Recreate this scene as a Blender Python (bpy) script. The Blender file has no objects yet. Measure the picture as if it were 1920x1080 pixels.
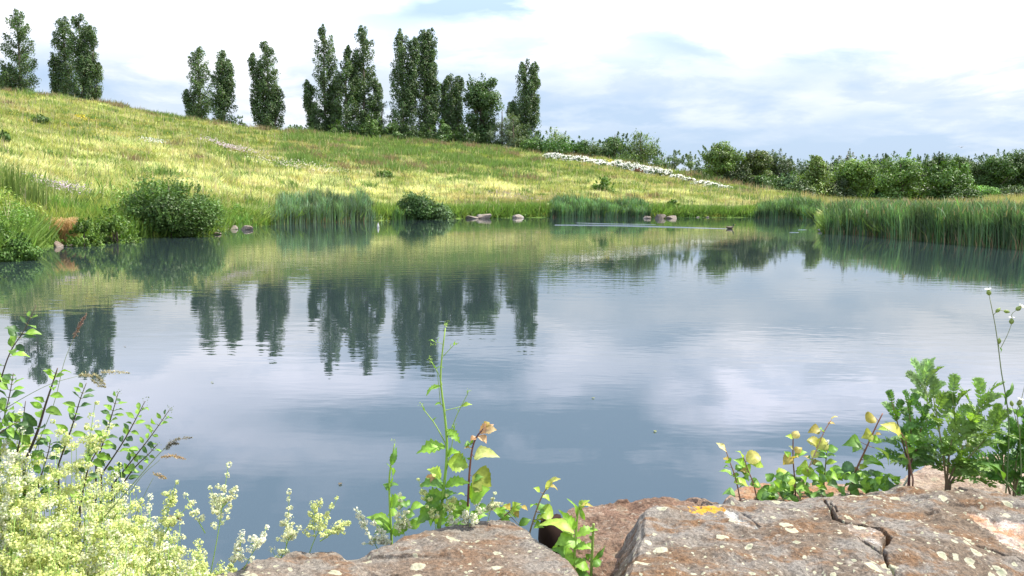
import bpy, math, random
import numpy as np
from math import radians, sin, cos, pi
from mathutils import Vector, Matrix

scene = bpy.context.scene
COL = scene.collection
rs = np.random.RandomState(7)
random.seed(7)

# ------------------------------------------------------------------ camera
CAM = np.array([0.0, 0.0, 2.2])
FPX = 1500.0                       # focal length in pixels of the 1920 wide photograph
PITCH = radians(6.77); ROLL = radians(0.45)
Fv = np.array([0, cos(PITCH), -sin(PITCH)])
R0 = np.array([1.0, 0, 0]); U0 = np.array([0, sin(PITCH), cos(PITCH)])
Rv = R0 * cos(ROLL) + U0 * sin(ROLL)
Uv = U0 * cos(ROLL) - R0 * sin(ROLL)
cd = bpy.data.cameras.new("camera"); cam = bpy.data.objects.new("camera", cd); COL.objects.link(cam)
cd.sensor_width = 36.0; cd.lens = FPX / 1920 * 36.0
cd.clip_start = 0.05; cd.clip_end = 20000
m = Matrix(((Rv[0], Uv[0], -Fv[0], CAM[0]), (Rv[1], Uv[1], -Fv[1], CAM[1]), (Rv[2], Uv[2], -Fv[2], CAM[2]), (0, 0, 0, 1)))
cam.matrix_world = m
scene.camera = cam

# ------------------------------------------------------------------ light
SUN = np.array([0.74, 0.22, 1.25]); SUN /= np.linalg.norm(SUN)
sl = bpy.data.lights.new("sun", 'SUN'); sun = bpy.data.objects.new("sun", sl); COL.objects.link(sun)
sl.energy = 5.0; sl.angle = radians(0.53); sl.color = (1.0, 0.955, 0.87)
sun.rotation_euler = Vector(-SUN).to_track_quat('-Z', 'Y').to_euler()
scene.view_settings.view_transform = 'Standard'; scene.view_settings.look = 'None'
scene.view_settings.exposure = 0.80; scene.view_settings.gamma = 1.0
scene.view_settings.use_curve_mapping = False
EXPO = 2 ** 0.80

def nd(nt, typ, **kw):
    n = nt.nodes.new(typ)
    for k, v in kw.items():
        if k.startswith('i_'):
            n.inputs[k[2:].replace('_', ' ')].default_value = v
        elif k[0] == 'n' and k[1:].isdigit():
            n.inputs[int(k[1:])].default_value = v
        else:
            setattr(n, k, v)
    return n
def math_(nt, op, a, b=None, c=None, clamp=False):
    n = nt.nodes.new('ShaderNodeMath'); n.operation = op; n.use_clamp = clamp
    for i, v in enumerate((a, b, c)):
        if v is None: continue
        if isinstance(v, (int, float)): n.inputs[i].default_value = v
        else: nt.links.new(v, n.inputs[i])
    return n.outputs[0]
def mixc(nt, f, a, b, mode='MIX'):
    n = nt.nodes.new('ShaderNodeMix'); n.data_type = 'RGBA'; n.blend_type = mode
    for sock, v in ((n.inputs[0], f), (n.inputs[6], a), (n.inputs[7], b)):
        if isinstance(v, (int, float)): sock.default_value = v
        elif isinstance(v, tuple): sock.default_value = v if len(v) == 4 else v + (1,)
        else: nt.links.new(v, sock)
    return n.outputs[2]
def mrange(nt, v, a, b, c=0.0, d=1.0, smooth=True):
    n = nt.nodes.new('ShaderNodeMapRange'); n.interpolation_type = 'SMOOTHSTEP' if smooth else 'LINEAR'
    nt.links.new(v, n.inputs[0])
    for i, x in enumerate((a, b, c, d)): n.inputs[i + 1].default_value = x
    return n.outputs[0]

def build_world():
    w = bpy.data.worlds.new("World"); scene.world = w; w.use_nodes = True
    nt = w.node_tree; nt.nodes.clear(); L = nt.links.new
    out = nd(nt, 'ShaderNodeOutputWorld'); bg = nd(nt, 'ShaderNodeBackground'); bg.inputs[1].default_value = 0.1
    L(bg.outputs[0], out.inputs[0])
    sky = nd(nt, 'ShaderNodeTexSky'); sky.sky_type = 'NISHITA'; sky.sun_disc = False
    sky.sun_elevation = math.asin(SUN[2]); sky.sun_rotation = math.atan2(SUN[0], SUN[1])
    sky.air_density = 1.0; sky.dust_density = 2.0; sky.ozone_density = 1.5
    tc = nd(nt, 'ShaderNodeTexCoord'); sp = nd(nt, 'ShaderNodeSeparateXYZ'); L(tc.outputs['Generated'], sp.inputs[0])
    x, y, z = sp.outputs
    ay = math_(nt, 'MAXIMUM', math_(nt, 'ABSOLUTE', y), 0.05)
    az = math_(nt, 'DIVIDE', x, ay); el = math_(nt, 'DIVIDE', z, ay)
    zz = math_(nt, 'ADD', math_(nt, 'MAXIMUM', z, 0.0), 0.16)
    cx = math_(nt, 'DIVIDE', x, zz); cy = math_(nt, 'DIVIDE', y, zz)
    cv = nd(nt, 'ShaderNodeCombineXYZ'); L(cx, cv.inputs[0]); L(cy, cv.inputs[1])
    def noise(scale, det, rough, off, dist=0.0):
        mp = nd(nt, 'ShaderNodeMapping'); mp.inputs['Location'].default_value = off; L(cv.outputs[0], mp.inputs[0])
        n = nd(nt, 'ShaderNodeTexNoise'); n.inputs['Scale'].default_value = scale; n.inputs['Detail'].default_value = det
        n.inputs['Roughness'].default_value = rough; n.inputs['Distortion'].default_value = dist
        L(mp.outputs[0], n.inputs['Vector']); return n.outputs[0]
    n1 = noise(0.75, 7, 0.55, (3.1, 1.7, 0), 0.15)
    n2 = noise(2.3, 6, 0.6, (7.3, 4.2, 0), 0.2)
    n3 = noise(1.5, 8, 0.62, (1.3, 8.2, 0), 0.3)
    # warped az / el for the hand-placed patches
    wa = math_(nt, 'ADD', az, math_(nt, 'MULTIPLY', math_(nt, 'SUBTRACT', n2, 0.5), 0.28))
    we = math_(nt, 'ADD', el, math_(nt, 'MULTIPLY', math_(nt, 'SUBTRACT', n1, 0.5), 0.14))
    def blob(a, e, ra, re):
        u = math_(nt, 'DIVIDE', math_(nt, 'SUBTRACT', wa, a), ra); v = math_(nt, 'DIVIDE', math_(nt, 'SUBTRACT', we, e), re)
        d = math_(nt, 'ADD', math_(nt, 'MULTIPLY', u, u), math_(nt, 'MULTIPLY', v, v))
        return math_(nt, 'EXPONENT', math_(nt, 'MULTIPLY', d, -1.0))
    def pe(px, py):
        d = Fv * FPX + Rv * (px - 960) + Uv * (540 - py)
        return d[0] / d[1], d[2] / d[1]
    blobs = [(250, 150, .15, .035, .75), (70, 120, .05, .03, .35), (860, 35, .13, .022, .55), (1420, 255, .46, .034, 1.0),
             (1290, 105, .07, .012, .35), (1650, 195, .12, .018, .45), (1540, 130, .12, .02, .3), (1780, 300, .3, .015, .3)]
    tot = None
    for px, py, ra, re, wt in blobs:
        a, e = pe(px, py)
        b = math_(nt, 'MULTIPLY', blob(a, e, ra, re), wt)
        tot = b if tot is None else math_(nt, 'ADD', tot, b)
    for a, e, ra, re, wt in [(-0.14, .30, .28, .045, .8), (0.42, .315, .22, .02, .7), (-.3, .40, .5, .05, .5), (.1, .38, .3, .03, .5), (.3, .44, .4, .03, .4)]:
        b = math_(nt, 'MULTIPLY', blob(a, e, ra, re), wt); tot = math_(nt, 'ADD', tot, b)
    for a, e, ra, re, wt in [(0.31, .24, .035, .05, -1.0), (0.42, .19, .10, .02, -.6), (0.52, .24, .16, .015, -.6), (-.42, .16, .10, .05, -.5), (0.08, .17, .05, .05, -.35)]:
        b = math_(nt, 'MULTIPLY', blob(a, e, ra, re), wt); tot = math_(nt, 'ADD', tot, b)
    # general broken cloud: more gaps high up and behind
    gap = mrange(nt, n1, 0.58, 0.36)
    fine = mrange(nt, n2, 0.62, 0.38)
    g = math_(nt, 'ADD', math_(nt, 'MULTIPLY', gap, 0.42), math_(nt, 'MULTIPLY', fine, 0.18))
    blue = math_(nt, 'ADD', tot, g, clamp=True)
    hi = mrange(nt, z, 0.16, 0.42)
    blue = math_(nt, 'ADD', blue, math_(nt, 'MULTIPLY', math_(nt, 'MULTIPLY', hi, gap), 0.9), clamp=True)
    k = 10.0 / EXPO
    gapcol = mixc(nt, mrange(nt, z, 0.10, 0.5), (0.58 * k, 0.75 * k, 0.99 * k), (1.02 * k, 1.42 * k, 2.15 * k))
    gapcol = mixc(nt, 0.12, gapcol, sky.outputs[0])
    bright = mrange(nt, z, 0.12, 0.26, 1.0, 2.3)
    white = mixc(nt, mrange(nt, n3, 0.43, 0.55), (0.88 * k, 0.965 * k, 1.07 * k), (1.16 * k, 1.19 * k, 1.24 * k))
    vm = nd(nt, 'ShaderNodeVectorMath'); vm.operation = 'SCALE'; white = mixc(nt, mrange(nt, z, 0.10, 0.26), white, mixc(nt, 1.0, white, (1.0, .965, 1.10), 'MULTIPLY')); L(white, vm.inputs[0]); L(bright, vm.inputs['Scale'])
    c = mixc(nt, blue, vm.outputs[0], gapcol)
    # overhead and behind the camera the cover is thinner: darker blue between the clouds
    up = mrange(nt, z, 0.45, 0.85, 0.0, 0.55)
    c = mixc(nt, up, c, sky.outputs[0])
    low = mrange(nt, z, 0.0, -0.15)
    c = mixc(nt, low, c, (0.8, 1.0, 0.6))
    L(c, bg.inputs[0])
build_world()

# ------------------------------------------------------------------ helpers
def raydir(px, py):
    return Fv * FPX + Rv * (px - 960) + Uv * (540 - py)
def at(px, py, Y):
    d = raydir(px, py); return CAM + d * (Y / d[1])
def onz(px, py, z):
    d = raydir(px, py); return CAM + d * ((z - CAM[2]) / d[2])

def _hash(ix, iy, iz, seed):
    h = (ix.astype(np.int64) * 374761393 + iy.astype(np.int64) * 668265263 + iz.astype(np.int64) * 2147483647 + seed * 974634777) & 0xffffffff
    h = ((h ^ (h >> 13)) * 1274126177) & 0xffffffff
    h = (h ^ (h >> 16)) & 0xffffffff
    return h / 4294967295.0
def vnoise(x, y, z=None, seed=0):
    x = np.asarray(x, float); y = np.asarray(y, float)
    z = np.zeros_like(x) if z is None else np.asarray(z, float)
    ix, iy, iz = np.floor(x), np.floor(y), np.floor(z)
    fx, fy, fz = x - ix, y - iy, z - iz
    fx = fx * fx * (3 - 2 * fx); fy = fy * fy * (3 - 2 * fy); fz = fz * fz * (3 - 2 * fz)
    r = 0
    for dx in (0, 1):
        for dy in (0, 1):
            for dz in (0, 1):
                w = (fx if dx else 1 - fx) * (fy if dy else 1 - fy) * (fz if dz else 1 - fz)
                r = r + w * _hash(ix + dx, iy + dy, iz + dz, seed)
    return r
def fbm(x, y, z=None, seed=0, octs=4, gain=0.5):
    r = 0; a = 1; t = 0
    x = np.asarray(x, float); y = np.asarray(y, float); z = np.zeros_like(x) if z is None else np.asarray(z, float)
    for o in range(octs):
        r = r + a * vnoise(x, y, z, seed + o * 17); t += a; a *= gain
        x = x * 2.03 + 5.1; y = y * 2.03 + 1.3; z = z * 2.03 + 2.7
    return r / t
def sstep(a, b, x):
    t = np.clip((x - a) / (b - a), 0, 1); return t * t * (3 - 2 * t)

class MB:
    """collects vertices, polygons and one albedo per vertex; build() links ONE mesh object"""
    def __init__(s): s.V = []; s.P = []; s.C = []; s.n = 0
    def add(s, V, P, C=(0.5, 0.5, 0.5)):
        V = np.asarray(V, float).reshape(-1, 3); s.V.append(V)
        for p in (P if isinstance(P, list) else [P]):
            p = np.asarray(p, int)
            if len(p): s.P.append(p + s.n)
        C = np.asarray(C, float)
        if C.ndim == 1: C = np.tile(C, (len(V), 1))
        s.C.append(C[:, :3]); s.n += len(V)
    def build(s, name, mat, parent=None, origin=None, smooth=False):
        V = np.concatenate(s.V); C = np.concatenate(s.C)
        org = np.array(parent.location) if parent is not None else (np.zeros(3) if origin is None else np.asarray(origin, float))
        V = V - org
        me = bpy.data.meshes.new(name)
        me.vertices.add(len(V)); me.vertices.foreach_set('co', V.astype(np.float32).ravel())
        loops = np.concatenate([p.ravel() for p in s.P]); tot = np.concatenate([np.full(len(p), p.shape[1]) for p in s.P])
        st = np.concatenate([[0], np.cumsum(tot)[:-1]])
        me.loops.add(len(loops)); me.loops.foreach_set('vertex_index', loops.astype(np.int32))
        me.polygons.add(len(tot)); me.polygons.foreach_set('loop_start', st.astype(np.int32))
        me.polygons.foreach_set('loop_total', tot.astype(np.int32))
        if smooth: me.polygons.foreach_set('use_smooth', np.ones(len(tot), bool))
        ca = me.color_attributes.new('albedo', 'FLOAT_COLOR', 'POINT')
        cc = np.ones((len(V), 4), np.float32); cc[:, :3] = np.clip(C, 0, 4); ca.data.foreach_set('color', cc.ravel())
        me.materials.append(mat); me.update(calc_edges=True)
        o = bpy.data.objects.new(name, me); COL.objects.link(o)
        if parent is not None: o.parent = parent
        else: o.location = org
        return o

def tag(o, label=None, cat=None, group=None, kind=None):
    if label: o['label'] = label
    if cat: o['category'] = cat
    if group: o['group'] = group
    if kind: o['kind'] = kind
    return o
def thing(name, loc, label, cat, group=None):
    o = bpy.data.objects.new(name, None); o.empty_display_size = 0.1; COL.objects.link(o)
    o.location = [float(v) for v in loc]; return tag(o, label, cat, group)

def norm(v):
    v = np.asarray(v, float); return v / (np.linalg.norm(v, axis=-1, keepdims=True) + 1e-12)

def tube(mb, path, rad, col=(0.2, 0.15, 0.1), sides=6):
    path = np.asarray(path, float); k = len(path)
    rad = np.interp(np.linspace(0, 1, k), np.linspace(0, 1, len(rad)), rad) if np.ndim(rad) else np.full(k, rad)
    t = norm(np.gradient(path, axis=0))
    ref = np.array([0.0, 0, 1]) if abs(t[0][2]) < 0.9 else np.array([1.0, 0, 0])
    a = norm(np.cross(t, ref)); b = np.cross(t, a)
    th = np.linspace(0, 2 * pi, sides, endpoint=False)
    V = path[:, None] + rad[:, None, None] * (np.cos(th)[None, :, None] * a[:, None] + np.sin(th)[None, :, None] * b[:, None])
    i = np.arange(k - 1)[:, None] * sides; j = np.arange(sides)[None]; j2 = (j + 1) % sides
    P = np.stack([i + j, i + j2, i + sides + j2, i + sides + j], -1).reshape(-1, 4)
    V = V.reshape(-1, 3); V = np.vstack([V, path[-1]])
    tip = len(V) - 1; l = (k - 1) * sides
    T = np.stack([l + j[0], l + j2[0], np.full(sides, tip)], -1)
    c = np.asarray(col, float)
    if c.ndim == 2:
        cc = np.stack([np.interp(np.linspace(0, 1, k), np.linspace(0, 1, len(c)), c[:, q]) for q in range(3)], -1)
        c = np.vstack([np.repeat(cc, sides, 0), cc[-1]])
    mb.add(V, [P, T], c)

def curve(pts, n=12):
    """smooth Catmull-Rom path through points"""
    p = np.asarray(pts, float)
    if len(p) == 2: return p[0] + (p[1] - p[0]) * np.linspace(0, 1, n)[:, None]
    q = np.vstack([2 * p[0] - p[1], p, 2 * p[-1] - p[-2]]); out = []
    seg = max(2, n // (len(p) - 1))
    for i in range(len(p) - 1):
        a, b, c, d = q[i:i + 4]
        for t in np.linspace(0, 1, seg, endpoint=False):
            out.append(0.5 * ((2 * b) + (c - a) * t + (2 * a - 5 * b + 4 * c - d) * t * t + (3 * b - a - 3 * c + d) * t ** 3))
    out.append(p[-1]); return np.array(out)

def cards(mb, C, N, size, asp, col, r=rs, axis=None, spread=0.7):
    """many diamond leaves; N outward vectors, col (n,3)"""
    n = len(C); size = np.broadcast_to(size, (n,)); 
    nn = norm(N + r.normal(0, spread, (n, 3)))
    ax = r.normal(0, 1, (n, 3)) if axis is None else axis + r.normal(0, 0.35, (n, 3))
    t = norm(np.cross(nn, norm(ax)) + 1e-6); b = np.cross(nn, t)
    if axis is not None: b, t = norm(ax - nn * np.sum(ax * nn, -1, keepdims=True)), t
    h = size[:, None]; w = h * asp
    bend = nn * h * 0.12
    V = np.stack([C - b * h * .5, C + t * w * .5 + bend, C + b * h * .5, C - t * w * .5 + bend], 1).reshape(-1, 3)
    mb.add(V, np.arange(4 * n).reshape(n, 4), np.repeat(col, 4, 0))

def jit(col, n, amt=0.25, r=rs, hue=0.08):
    c = np.tile(np.asarray(col, float), (n, 1)) * (1 + r.uniform(-amt, amt, (n, 1)))
    return c * (1 + r.uniform(-hue, hue, (n, 3)))

# ------------------------------------------------------------------ materials
def mat_leaf(name, trans=0.35, rough=0.5, spec=0.35, tint=(1, 1, 1), tr_tint=(1.15, 1.25, 0.5), noise_scale=0, noise_amt=0.0):
    m = bpy.data.materials.new(name); m.use_nodes = True; nt = m.node_tree; nt.nodes.clear(); L = nt.links.new
    out = nd(nt, 'ShaderNodeOutputMaterial'); at_ = nd(nt, 'ShaderNodeAttribute'); at_.attribute_name = 'albedo'
    c = mixc(nt, 1.0, at_.outputs[0], tint, 'MULTIPLY')
    if noise_scale:
        tc = nd(nt, 'ShaderNodeTexCoord'); n = nd(nt, 'ShaderNodeTexNoise'); n.inputs['Scale'].default_value = noise_scale
        n.inputs['Detail'].default_value = 4; L(tc.outputs['Object'], n.inputs['Vector'])
        v = mrange(nt, n.outputs[0], 0.3, 0.7, 1 - noise_amt, 1 + noise_amt)
        vm = nd(nt, 'ShaderNodeVectorMath'); vm.operation = 'SCALE'; L(c, vm.inputs[0]); L(v, vm.inputs['Scale']); c = vm.outputs[0]
    p = nd(nt, 'ShaderNodeBsdfPrincipled'); L(c, p.inputs['Base Color'])
    p.inputs['Roughness'].default_value = rough; p.inputs['Specular IOR Level'].default_value = spec
    if trans > 0:
        t = nd(nt, 'ShaderNodeBsdfTranslucent'); L(mixc(nt, 1.0, c, tr_tint, 'MULTIPLY'), t.inputs[0])
        mx = nd(nt, 'ShaderNodeMixShader'); mx.inputs[0].default_value = trans
        L(p.outputs[0], mx.inputs[1]); L(t.outputs[0], mx.inputs[2]); L(mx.outputs[0], out.inputs[0])
    else: L(p.outputs[0], out.inputs[0])
    return m
M_tree = mat_leaf('tree_leaves', 0.28, 0.5, 0.35)
M_grass = mat_leaf('meadow_grass', 0.38, 0.6, 0.2, tr_tint=(1.05, 1.08, 0.8))
M_reed = mat_leaf('reed_blades', 0.3, 0.5, 0.3)
M_leaf = mat_leaf('plant_leaves', 0.36, 0.45, 0.35, tr_tint=(1.2, 1.25, 0.45), noise_scale=90, noise_amt=0.18)
M_petal = mat_leaf('petals', 0.35, 0.6, 0.2, tr_tint=(1, 1, 0.9))
M_stem = mat_leaf('stems', 0.0, 0.6, 0.3)
M_bark = mat_leaf('bark', 0.0, 0.9, 0.1, noise_scale=6, noise_amt=0.4)

def mat_ground():
    m = bpy.data.materials.new('meadow_ground'); m.use_nodes = True; nt = m.node_tree; L = nt.links.new
    p = nt.nodes['Principled BSDF']; p.inputs['Roughness'].default_value = 0.95; p.inputs['Specular IOR Level'].default_value = 0.1
    a = nd(nt, 'ShaderNodeAttribute'); a.attribute_name = 'albedo'
    tc = nd(nt, 'ShaderNodeTexCoord'); n = nd(nt, 'ShaderNodeTexNoise'); n.inputs['Scale'].default_value = 1.7; n.inputs['Detail'].default_value = 8
    n.inputs['Roughness'].default_value = 0.7; L(tc.outputs['Object'], n.inputs['Vector'])
    v = mrange(nt, n.outputs[0], 0.3, 0.7, 0.65, 1.25)
    vm = nd(nt, 'ShaderNodeVectorMath'); vm.operation = 'SCALE'; L(a.outputs[0], vm.inputs[0]); L(v, vm.inputs['Scale']); L(vm.outputs[0], p.inputs['Base Color'])
    b = nd(nt, 'ShaderNodeBump'); b.inputs['Strength'].default_value = 0.8; b.inputs['Distance'].default_value = 0.2; L(n.outputs[0], b.inputs['Height']); L(b.outputs[0], p.inputs['Normal'])
    return m
M_ground = mat_ground()

def mat_water():
    m = bpy.data.materials.new('pond_water'); m.use_nodes = True; nt = m.node_tree; L = nt.links.new
    p = nt.nodes['Principled BSDF']; p.inputs['Base Color'].default_value = (0.024, 0.038, 0.038, 1)
    p.inputs['Roughness'].default_value = 0.012; p.inputs['IOR'].default_value = 1.62
    tc = nd(nt, 'ShaderNodeTexCoord')
    def noise(sx, sy, sc, det, seed):
        mp = nd(nt, 'ShaderNodeMapping'); mp.inputs['Scale'].default_value = (sx, sy, 1); mp.inputs['Location'].default_value = (seed, seed * 2, 0)
        mp.inputs['Rotation'].default_value = (0, 0, radians(seed))
        L(tc.outputs['Object'], mp.inputs[0]); n = nd(nt, 'ShaderNodeTexNoise'); n.inputs['Scale'].default_value = sc; n.inputs['Detail'].default_value = det
        n.inputs['Roughness'].default_value = 0.5; L(mp.outputs[0], n.inputs['Vector']); return n.outputs[0]
    h1 = noise(0.35, 1.0, 3.2, 2, 3.0); h2 = noise(0.5, 1.0, 9.0, 1, 7.0)
    patch = mrange(nt, noise(0.6, 1.0, 0.13, 2, 11.0), 0.40, 0.60, 0.25, 1.0)
    h = math_(nt, 'ADD', math_(nt, 'MULTIPLY', h1, 0.0050), math_(nt, 'MULTIPLY', h2, 0.0011))
    sepw = nd(nt, 'ShaderNodeSeparateXYZ'); L(tc.outputs['Object'], sepw.inputs[0])
    h = math_(nt, 'MULTIPLY', math_(nt, 'MULTIPLY', h, patch), mrange(nt, sepw.outputs[1], 5.0, 17.0, 0.22, 0.9))
    b = nd(nt, 'ShaderNodeBump'); b.inputs['Strength'].default_value = 1.0; b.inputs['Distance'].default_value = 1.0; L(h, b.inputs['Height']); L(b.outputs[0], p.inputs['Normal'])
    return m
M_water = mat_water()

def mat_rock(name, c1, c2, c3, lichen=1.0, scale=1.0, orange=None, bumpd=0.017):
    m = bpy.data.materials.new(name); m.use_nodes = True; nt = m.node_tree; L = nt.links.new
    p = nt.nodes['Principled BSDF']; p.inputs['Roughness'].default_value = 0.85; p.inputs['Specular IOR Level'].default_value = 0.25
    tc = nd(nt, 'ShaderNodeTexCoord'); V = tc.outputs['Object']
    def noise(sc, det=6, ro=0.6, loc=(0, 0, 0), stretch=(1, 1, 1)):
        mp = nd(nt, 'ShaderNodeMapping'); mp.inputs['Location'].default_value = loc; mp.inputs['Scale'].default_value = stretch; L(V, mp.inputs[0])
        n = nd(nt, 'ShaderNodeTexNoise'); n.inputs['Scale'].default_value = sc * scale; n.inputs['Detail'].default_value = det; n.inputs['Roughness'].default_value = ro
        L(mp.outputs[0], n.inputs['Vector']); return n.outputs[0]
    big = noise(3.2, 6, 0.62, (1, 2, 3)); mid = noise(11, 8, 0.68, (5, 1, 2), (0.5, 1, 1)); fine = noise(90, 5, 0.7); grain = noise(320, 2, 0.6)
    c = mixc(nt, mrange(nt, big, 0.42, 0.58), c1, c2)
    c = mixc(nt, mrange(nt, mid, 0.47, 0.62), c, c3)
    c = mixc(nt, mrange(nt, noise(26, 6, 0.7, (9, 9, 9)), 0.52, 0.70, 0, 0.6), c, (0.075, 0.050, 0.032))
    c = mixc(nt, mrange(nt, noise(38, 6, 0.75, (3, 9, 7)), 0.56, 0.66, 0, 0.8), c, (0.30, 0.265, 0.205))
    a = nd(nt, 'ShaderNodeAttribute'); a.attribute_name = 'albedo'
    c = mixc(nt, 1.0, c, a.outputs[0], 'MULTIPLY')
    sp = mrange(nt, fine, 0.3, 0.7, 0.60, 1.40)
    sp2 = mrange(nt, grain, 0.3, 0.7, 0.75, 1.25)
    vm = nd(nt, 'ShaderNodeVectorMath'); vm.operation = 'SCALE'; L(c, vm.inputs[0]); L(math_(nt, 'MULTIPLY', sp, sp2), vm.inputs['Scale']); c = vm.outputs[0]
    hl = None
    if lichen > 0:
        wob = nd(nt, 'ShaderNodeVectorMath'); wob.operation = 'ADD'
        nz = nd(nt, 'ShaderNodeTexNoise'); nz.inputs['Scale'].default_value = 30 * scale; nz.inputs['Detail'].default_value = 5; L(V, nz.inputs['Vector'])
        sc_ = nd(nt, 'ShaderNodeVectorMath'); sc_.operation = 'MULTIPLY_ADD'; L(nz.outputs['Color'], sc_.inputs[0]); sc_.inputs[1].default_value = (.028, .028, .0); L(V, sc_.inputs[2])
        for sc, thr, loc in ((14.0, 0.45, 0.0), (25.0, 0.42, 3.3), (52.0, 0.55, 5.1)):
            # flattened so that one rosette is a disc on the upper face
            mp = nd(nt, 'ShaderNodeMapping'); mp.inputs['Scale'].default_value = (1, 1, 0.05); mp.inputs['Location'].default_value = (loc, loc, 0); L(sc_.outputs[0], mp.inputs[0])
            vo = nd(nt, 'ShaderNodeTexVoronoi'); vo.inputs['Scale'].default_value = sc * scale; vo.inputs['Randomness'].default_value = 1.0; L(mp.outputs[0], vo.inputs['Vector'])
            rnd = nd(nt, 'ShaderNodeSeparateColor'); L(vo.outputs['Color'], rnd.inputs[0])
            rad = mrange(nt, rnd.outputs[0], thr, 1.0, 0.05, 0.50, smooth=False)
            area = mrange(nt, noise(2.6, 3, 0.5, (loc + 2, 1, 0)), 0.40, 0.54, 0.35, 1.0)
            rad = math_(nt, 'MULTIPLY', rad, area)
            q = math_(nt, 'DIVIDE', vo.outputs['Distance'], math_(nt, 'MAXIMUM', rad, 0.001))
            mask = math_(nt, 'MULTIPLY', mrange(nt, q, 1.0, 0.86), mrange(nt, rad, 0.02, 0.06))
            ring = mrange(nt, q, 0.45, 0.85)
            lc = mixc(nt, ring, (0.30, 0.31, 0.20), (0.44, 0.42, 0.29))
            lc = mixc(nt, mrange(nt, fine, 0.35, 0.65, 0, 0.5), lc, (0.30, 0.27, 0.18))
            mk = math_(nt, 'MULTIPLY', mask, lichen)
            c = mixc(nt, mk, c, lc); hl = mk if hl is None else math_(nt, 'MAXIMUM', hl, mk)
    if orange is not None:
        fl = nd(nt, 'ShaderNodeVectorMath'); fl.operation = 'MULTIPLY'; L(V, fl.inputs[0]); fl.inputs[1].default_value = (1, 1, 0)
        d = nd(nt, 'ShaderNodeVectorMath'); d.operation = 'DISTANCE'; L(fl.outputs[0], d.inputs[0]); d.inputs[1].default_value = (float(orange[0]), float(orange[1]), 0.0)
        q = math_(nt, 'ADD', math_(nt, 'DIVIDE', d.outputs['Value'], orange[3]), math_(nt, 'MULTIPLY', math_(nt, 'SUBTRACT', noise(38, 4, 0.7), 0.5), 4.5))
        mk = mrange(nt, q, 1.0, 0.8)
        c = mixc(nt, mk, c, mixc(nt, mrange(nt, fine, .35, .65), (0.55, 0.22, 0.01), (0.44, 0.30, 0.04)))
    L(c, p.inputs['Base Color'])
    h = math_(nt, 'ADD', math_(nt, 'MULTIPLY', mid, 1.0), math_(nt, 'MULTIPLY', fine, 0.28))
    h = math_(nt, 'ADD', h, math_(nt, 'MULTIPLY', grain, 0.10))
    if hl is not None: h = math_(nt, 'ADD', h, math_(nt, 'MULTIPLY', hl, 0.08))
    b = nd(nt, 'ShaderNodeBump'); b.inputs['Strength'].default_value = 0.85; b.inputs['Distance'].default_value = bumpd / scale; L(h, b.inputs['Height']); L(b.outputs[0], p.inputs['Normal'])
    return m

# ------------------------------------------------------------------ terrain
shore_px = [(-500, 640), (-200, 545), (0, 490), (60, 470), (100, 460), (160, 452), (250, 447), (400, 440), (430, 428), (520, 421), (600, 418), (700, 414), (860, 410), (1000, 408),
            (1200, 407), (1400, 408), (1500, 410), (1538, 413), (1548, 438), (1620, 441), (1700, 449), (1800, 458), (1920, 468), (2100, 480), (2500, 520)]
S_az, S_d = [], []
for px, py in shore_px:
    q = onz(px, py, 0.0); S_az.append(q[0] / q[1]); S_d.append(q[1])
crest_px = [(-700, 160, 110), (-300, 158, 115), (0, 168, 122), (100, 178, 124), (200, 192, 125), (300, 213, 126), (400, 229, 126), (500, 242, 127), (600, 249, 128), (700, 258, 128),
            (800, 266, 128), (900, 272, 128), (1000, 282, 127), (1100, 293, 124), (1200, 308, 120), (1300, 327, 114), (1400, 350, 106), (1480, 364, 98), (1550, 380, 95), (1650, 387, 95), (1750, 386, 98), (1920, 374, 110), (2500, 380, 120)]
C_az, C_d, C_z = [], [], []
for px, py, Y in crest_px:
    q = at(px, py, Y); C_az.append(q[0] / q[1]); C_d.append(Y); C_z.append(q[2] - 0.35)
def shore_d(az):
    d = np.interp(az, S_az, S_d)
    lo, hi = S_az[0], S_az[-1]
    d = np.where(az < lo, np.maximum(S_d[0] * (lo / np.minimum(az, -0.01)) , 1.0), d)
    return np.where(az > hi, np.maximum(S_d[-1] * (hi / np.maximum(az, 0.01)), 1.0), d)
def H(x, y):
    x = np.asarray(x, float); y = np.asarray(y, float)
    ys = np.maximum(y, 0.5); az = np.clip(x / ys, -6, 6)
    d0 = shore_d(az) + 0.35 * (fbm(x * 0.6, y * 0.6, seed=5) - 0.5) * np.clip(ys / 30, 0.2, 1); d1 = np.interp(az, C_az, C_d); z1 = np.interp(az, C_az, C_z)
    s = (ys - d0) / np.maximum(d1 - d0, 5)
    sc = np.clip(s, 0, 1)
    bank = 0.40 * sstep(0, 1.6, ys - d0)
    z = bank + (z1 - 0.40) * sc ** 1.06
    z = z + (fbm(x * 0.09, y * 0.09, seed=3) - 0.5) * 1.6 * sc * (1 - sc) * 3 + (fbm(x * 0.5, y * 0.5, seed=4) - 0.5) * 0.30 * sstep(0, 0.08, s)
    over = np.maximum(ys - d1, 0)
    fall = np.minimum(0.02 * over + 0.0009 * over ** 2, np.maximum(z1 - 0.8, 0) * 0.9)
    z = z - fall
    z = np.where(s < 0, np.maximum(-1.6, 0.25 * (ys - d0)), z)
    # near bank on the camera's side, held up by the boulders
    ye = 2.35 + 1.0 * sstep(0.35, 1.0, x) + 0.25 * sstep(-1.0, -1.9, x)
    zn = 0.80 + 0.10 * (fbm(x * 1.2, y * 1.2, seed=9) - 0.5) - np.maximum(y - ye, 0) * 1.15
    return np.maximum(z, np.maximum(zn, -1.6))
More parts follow.
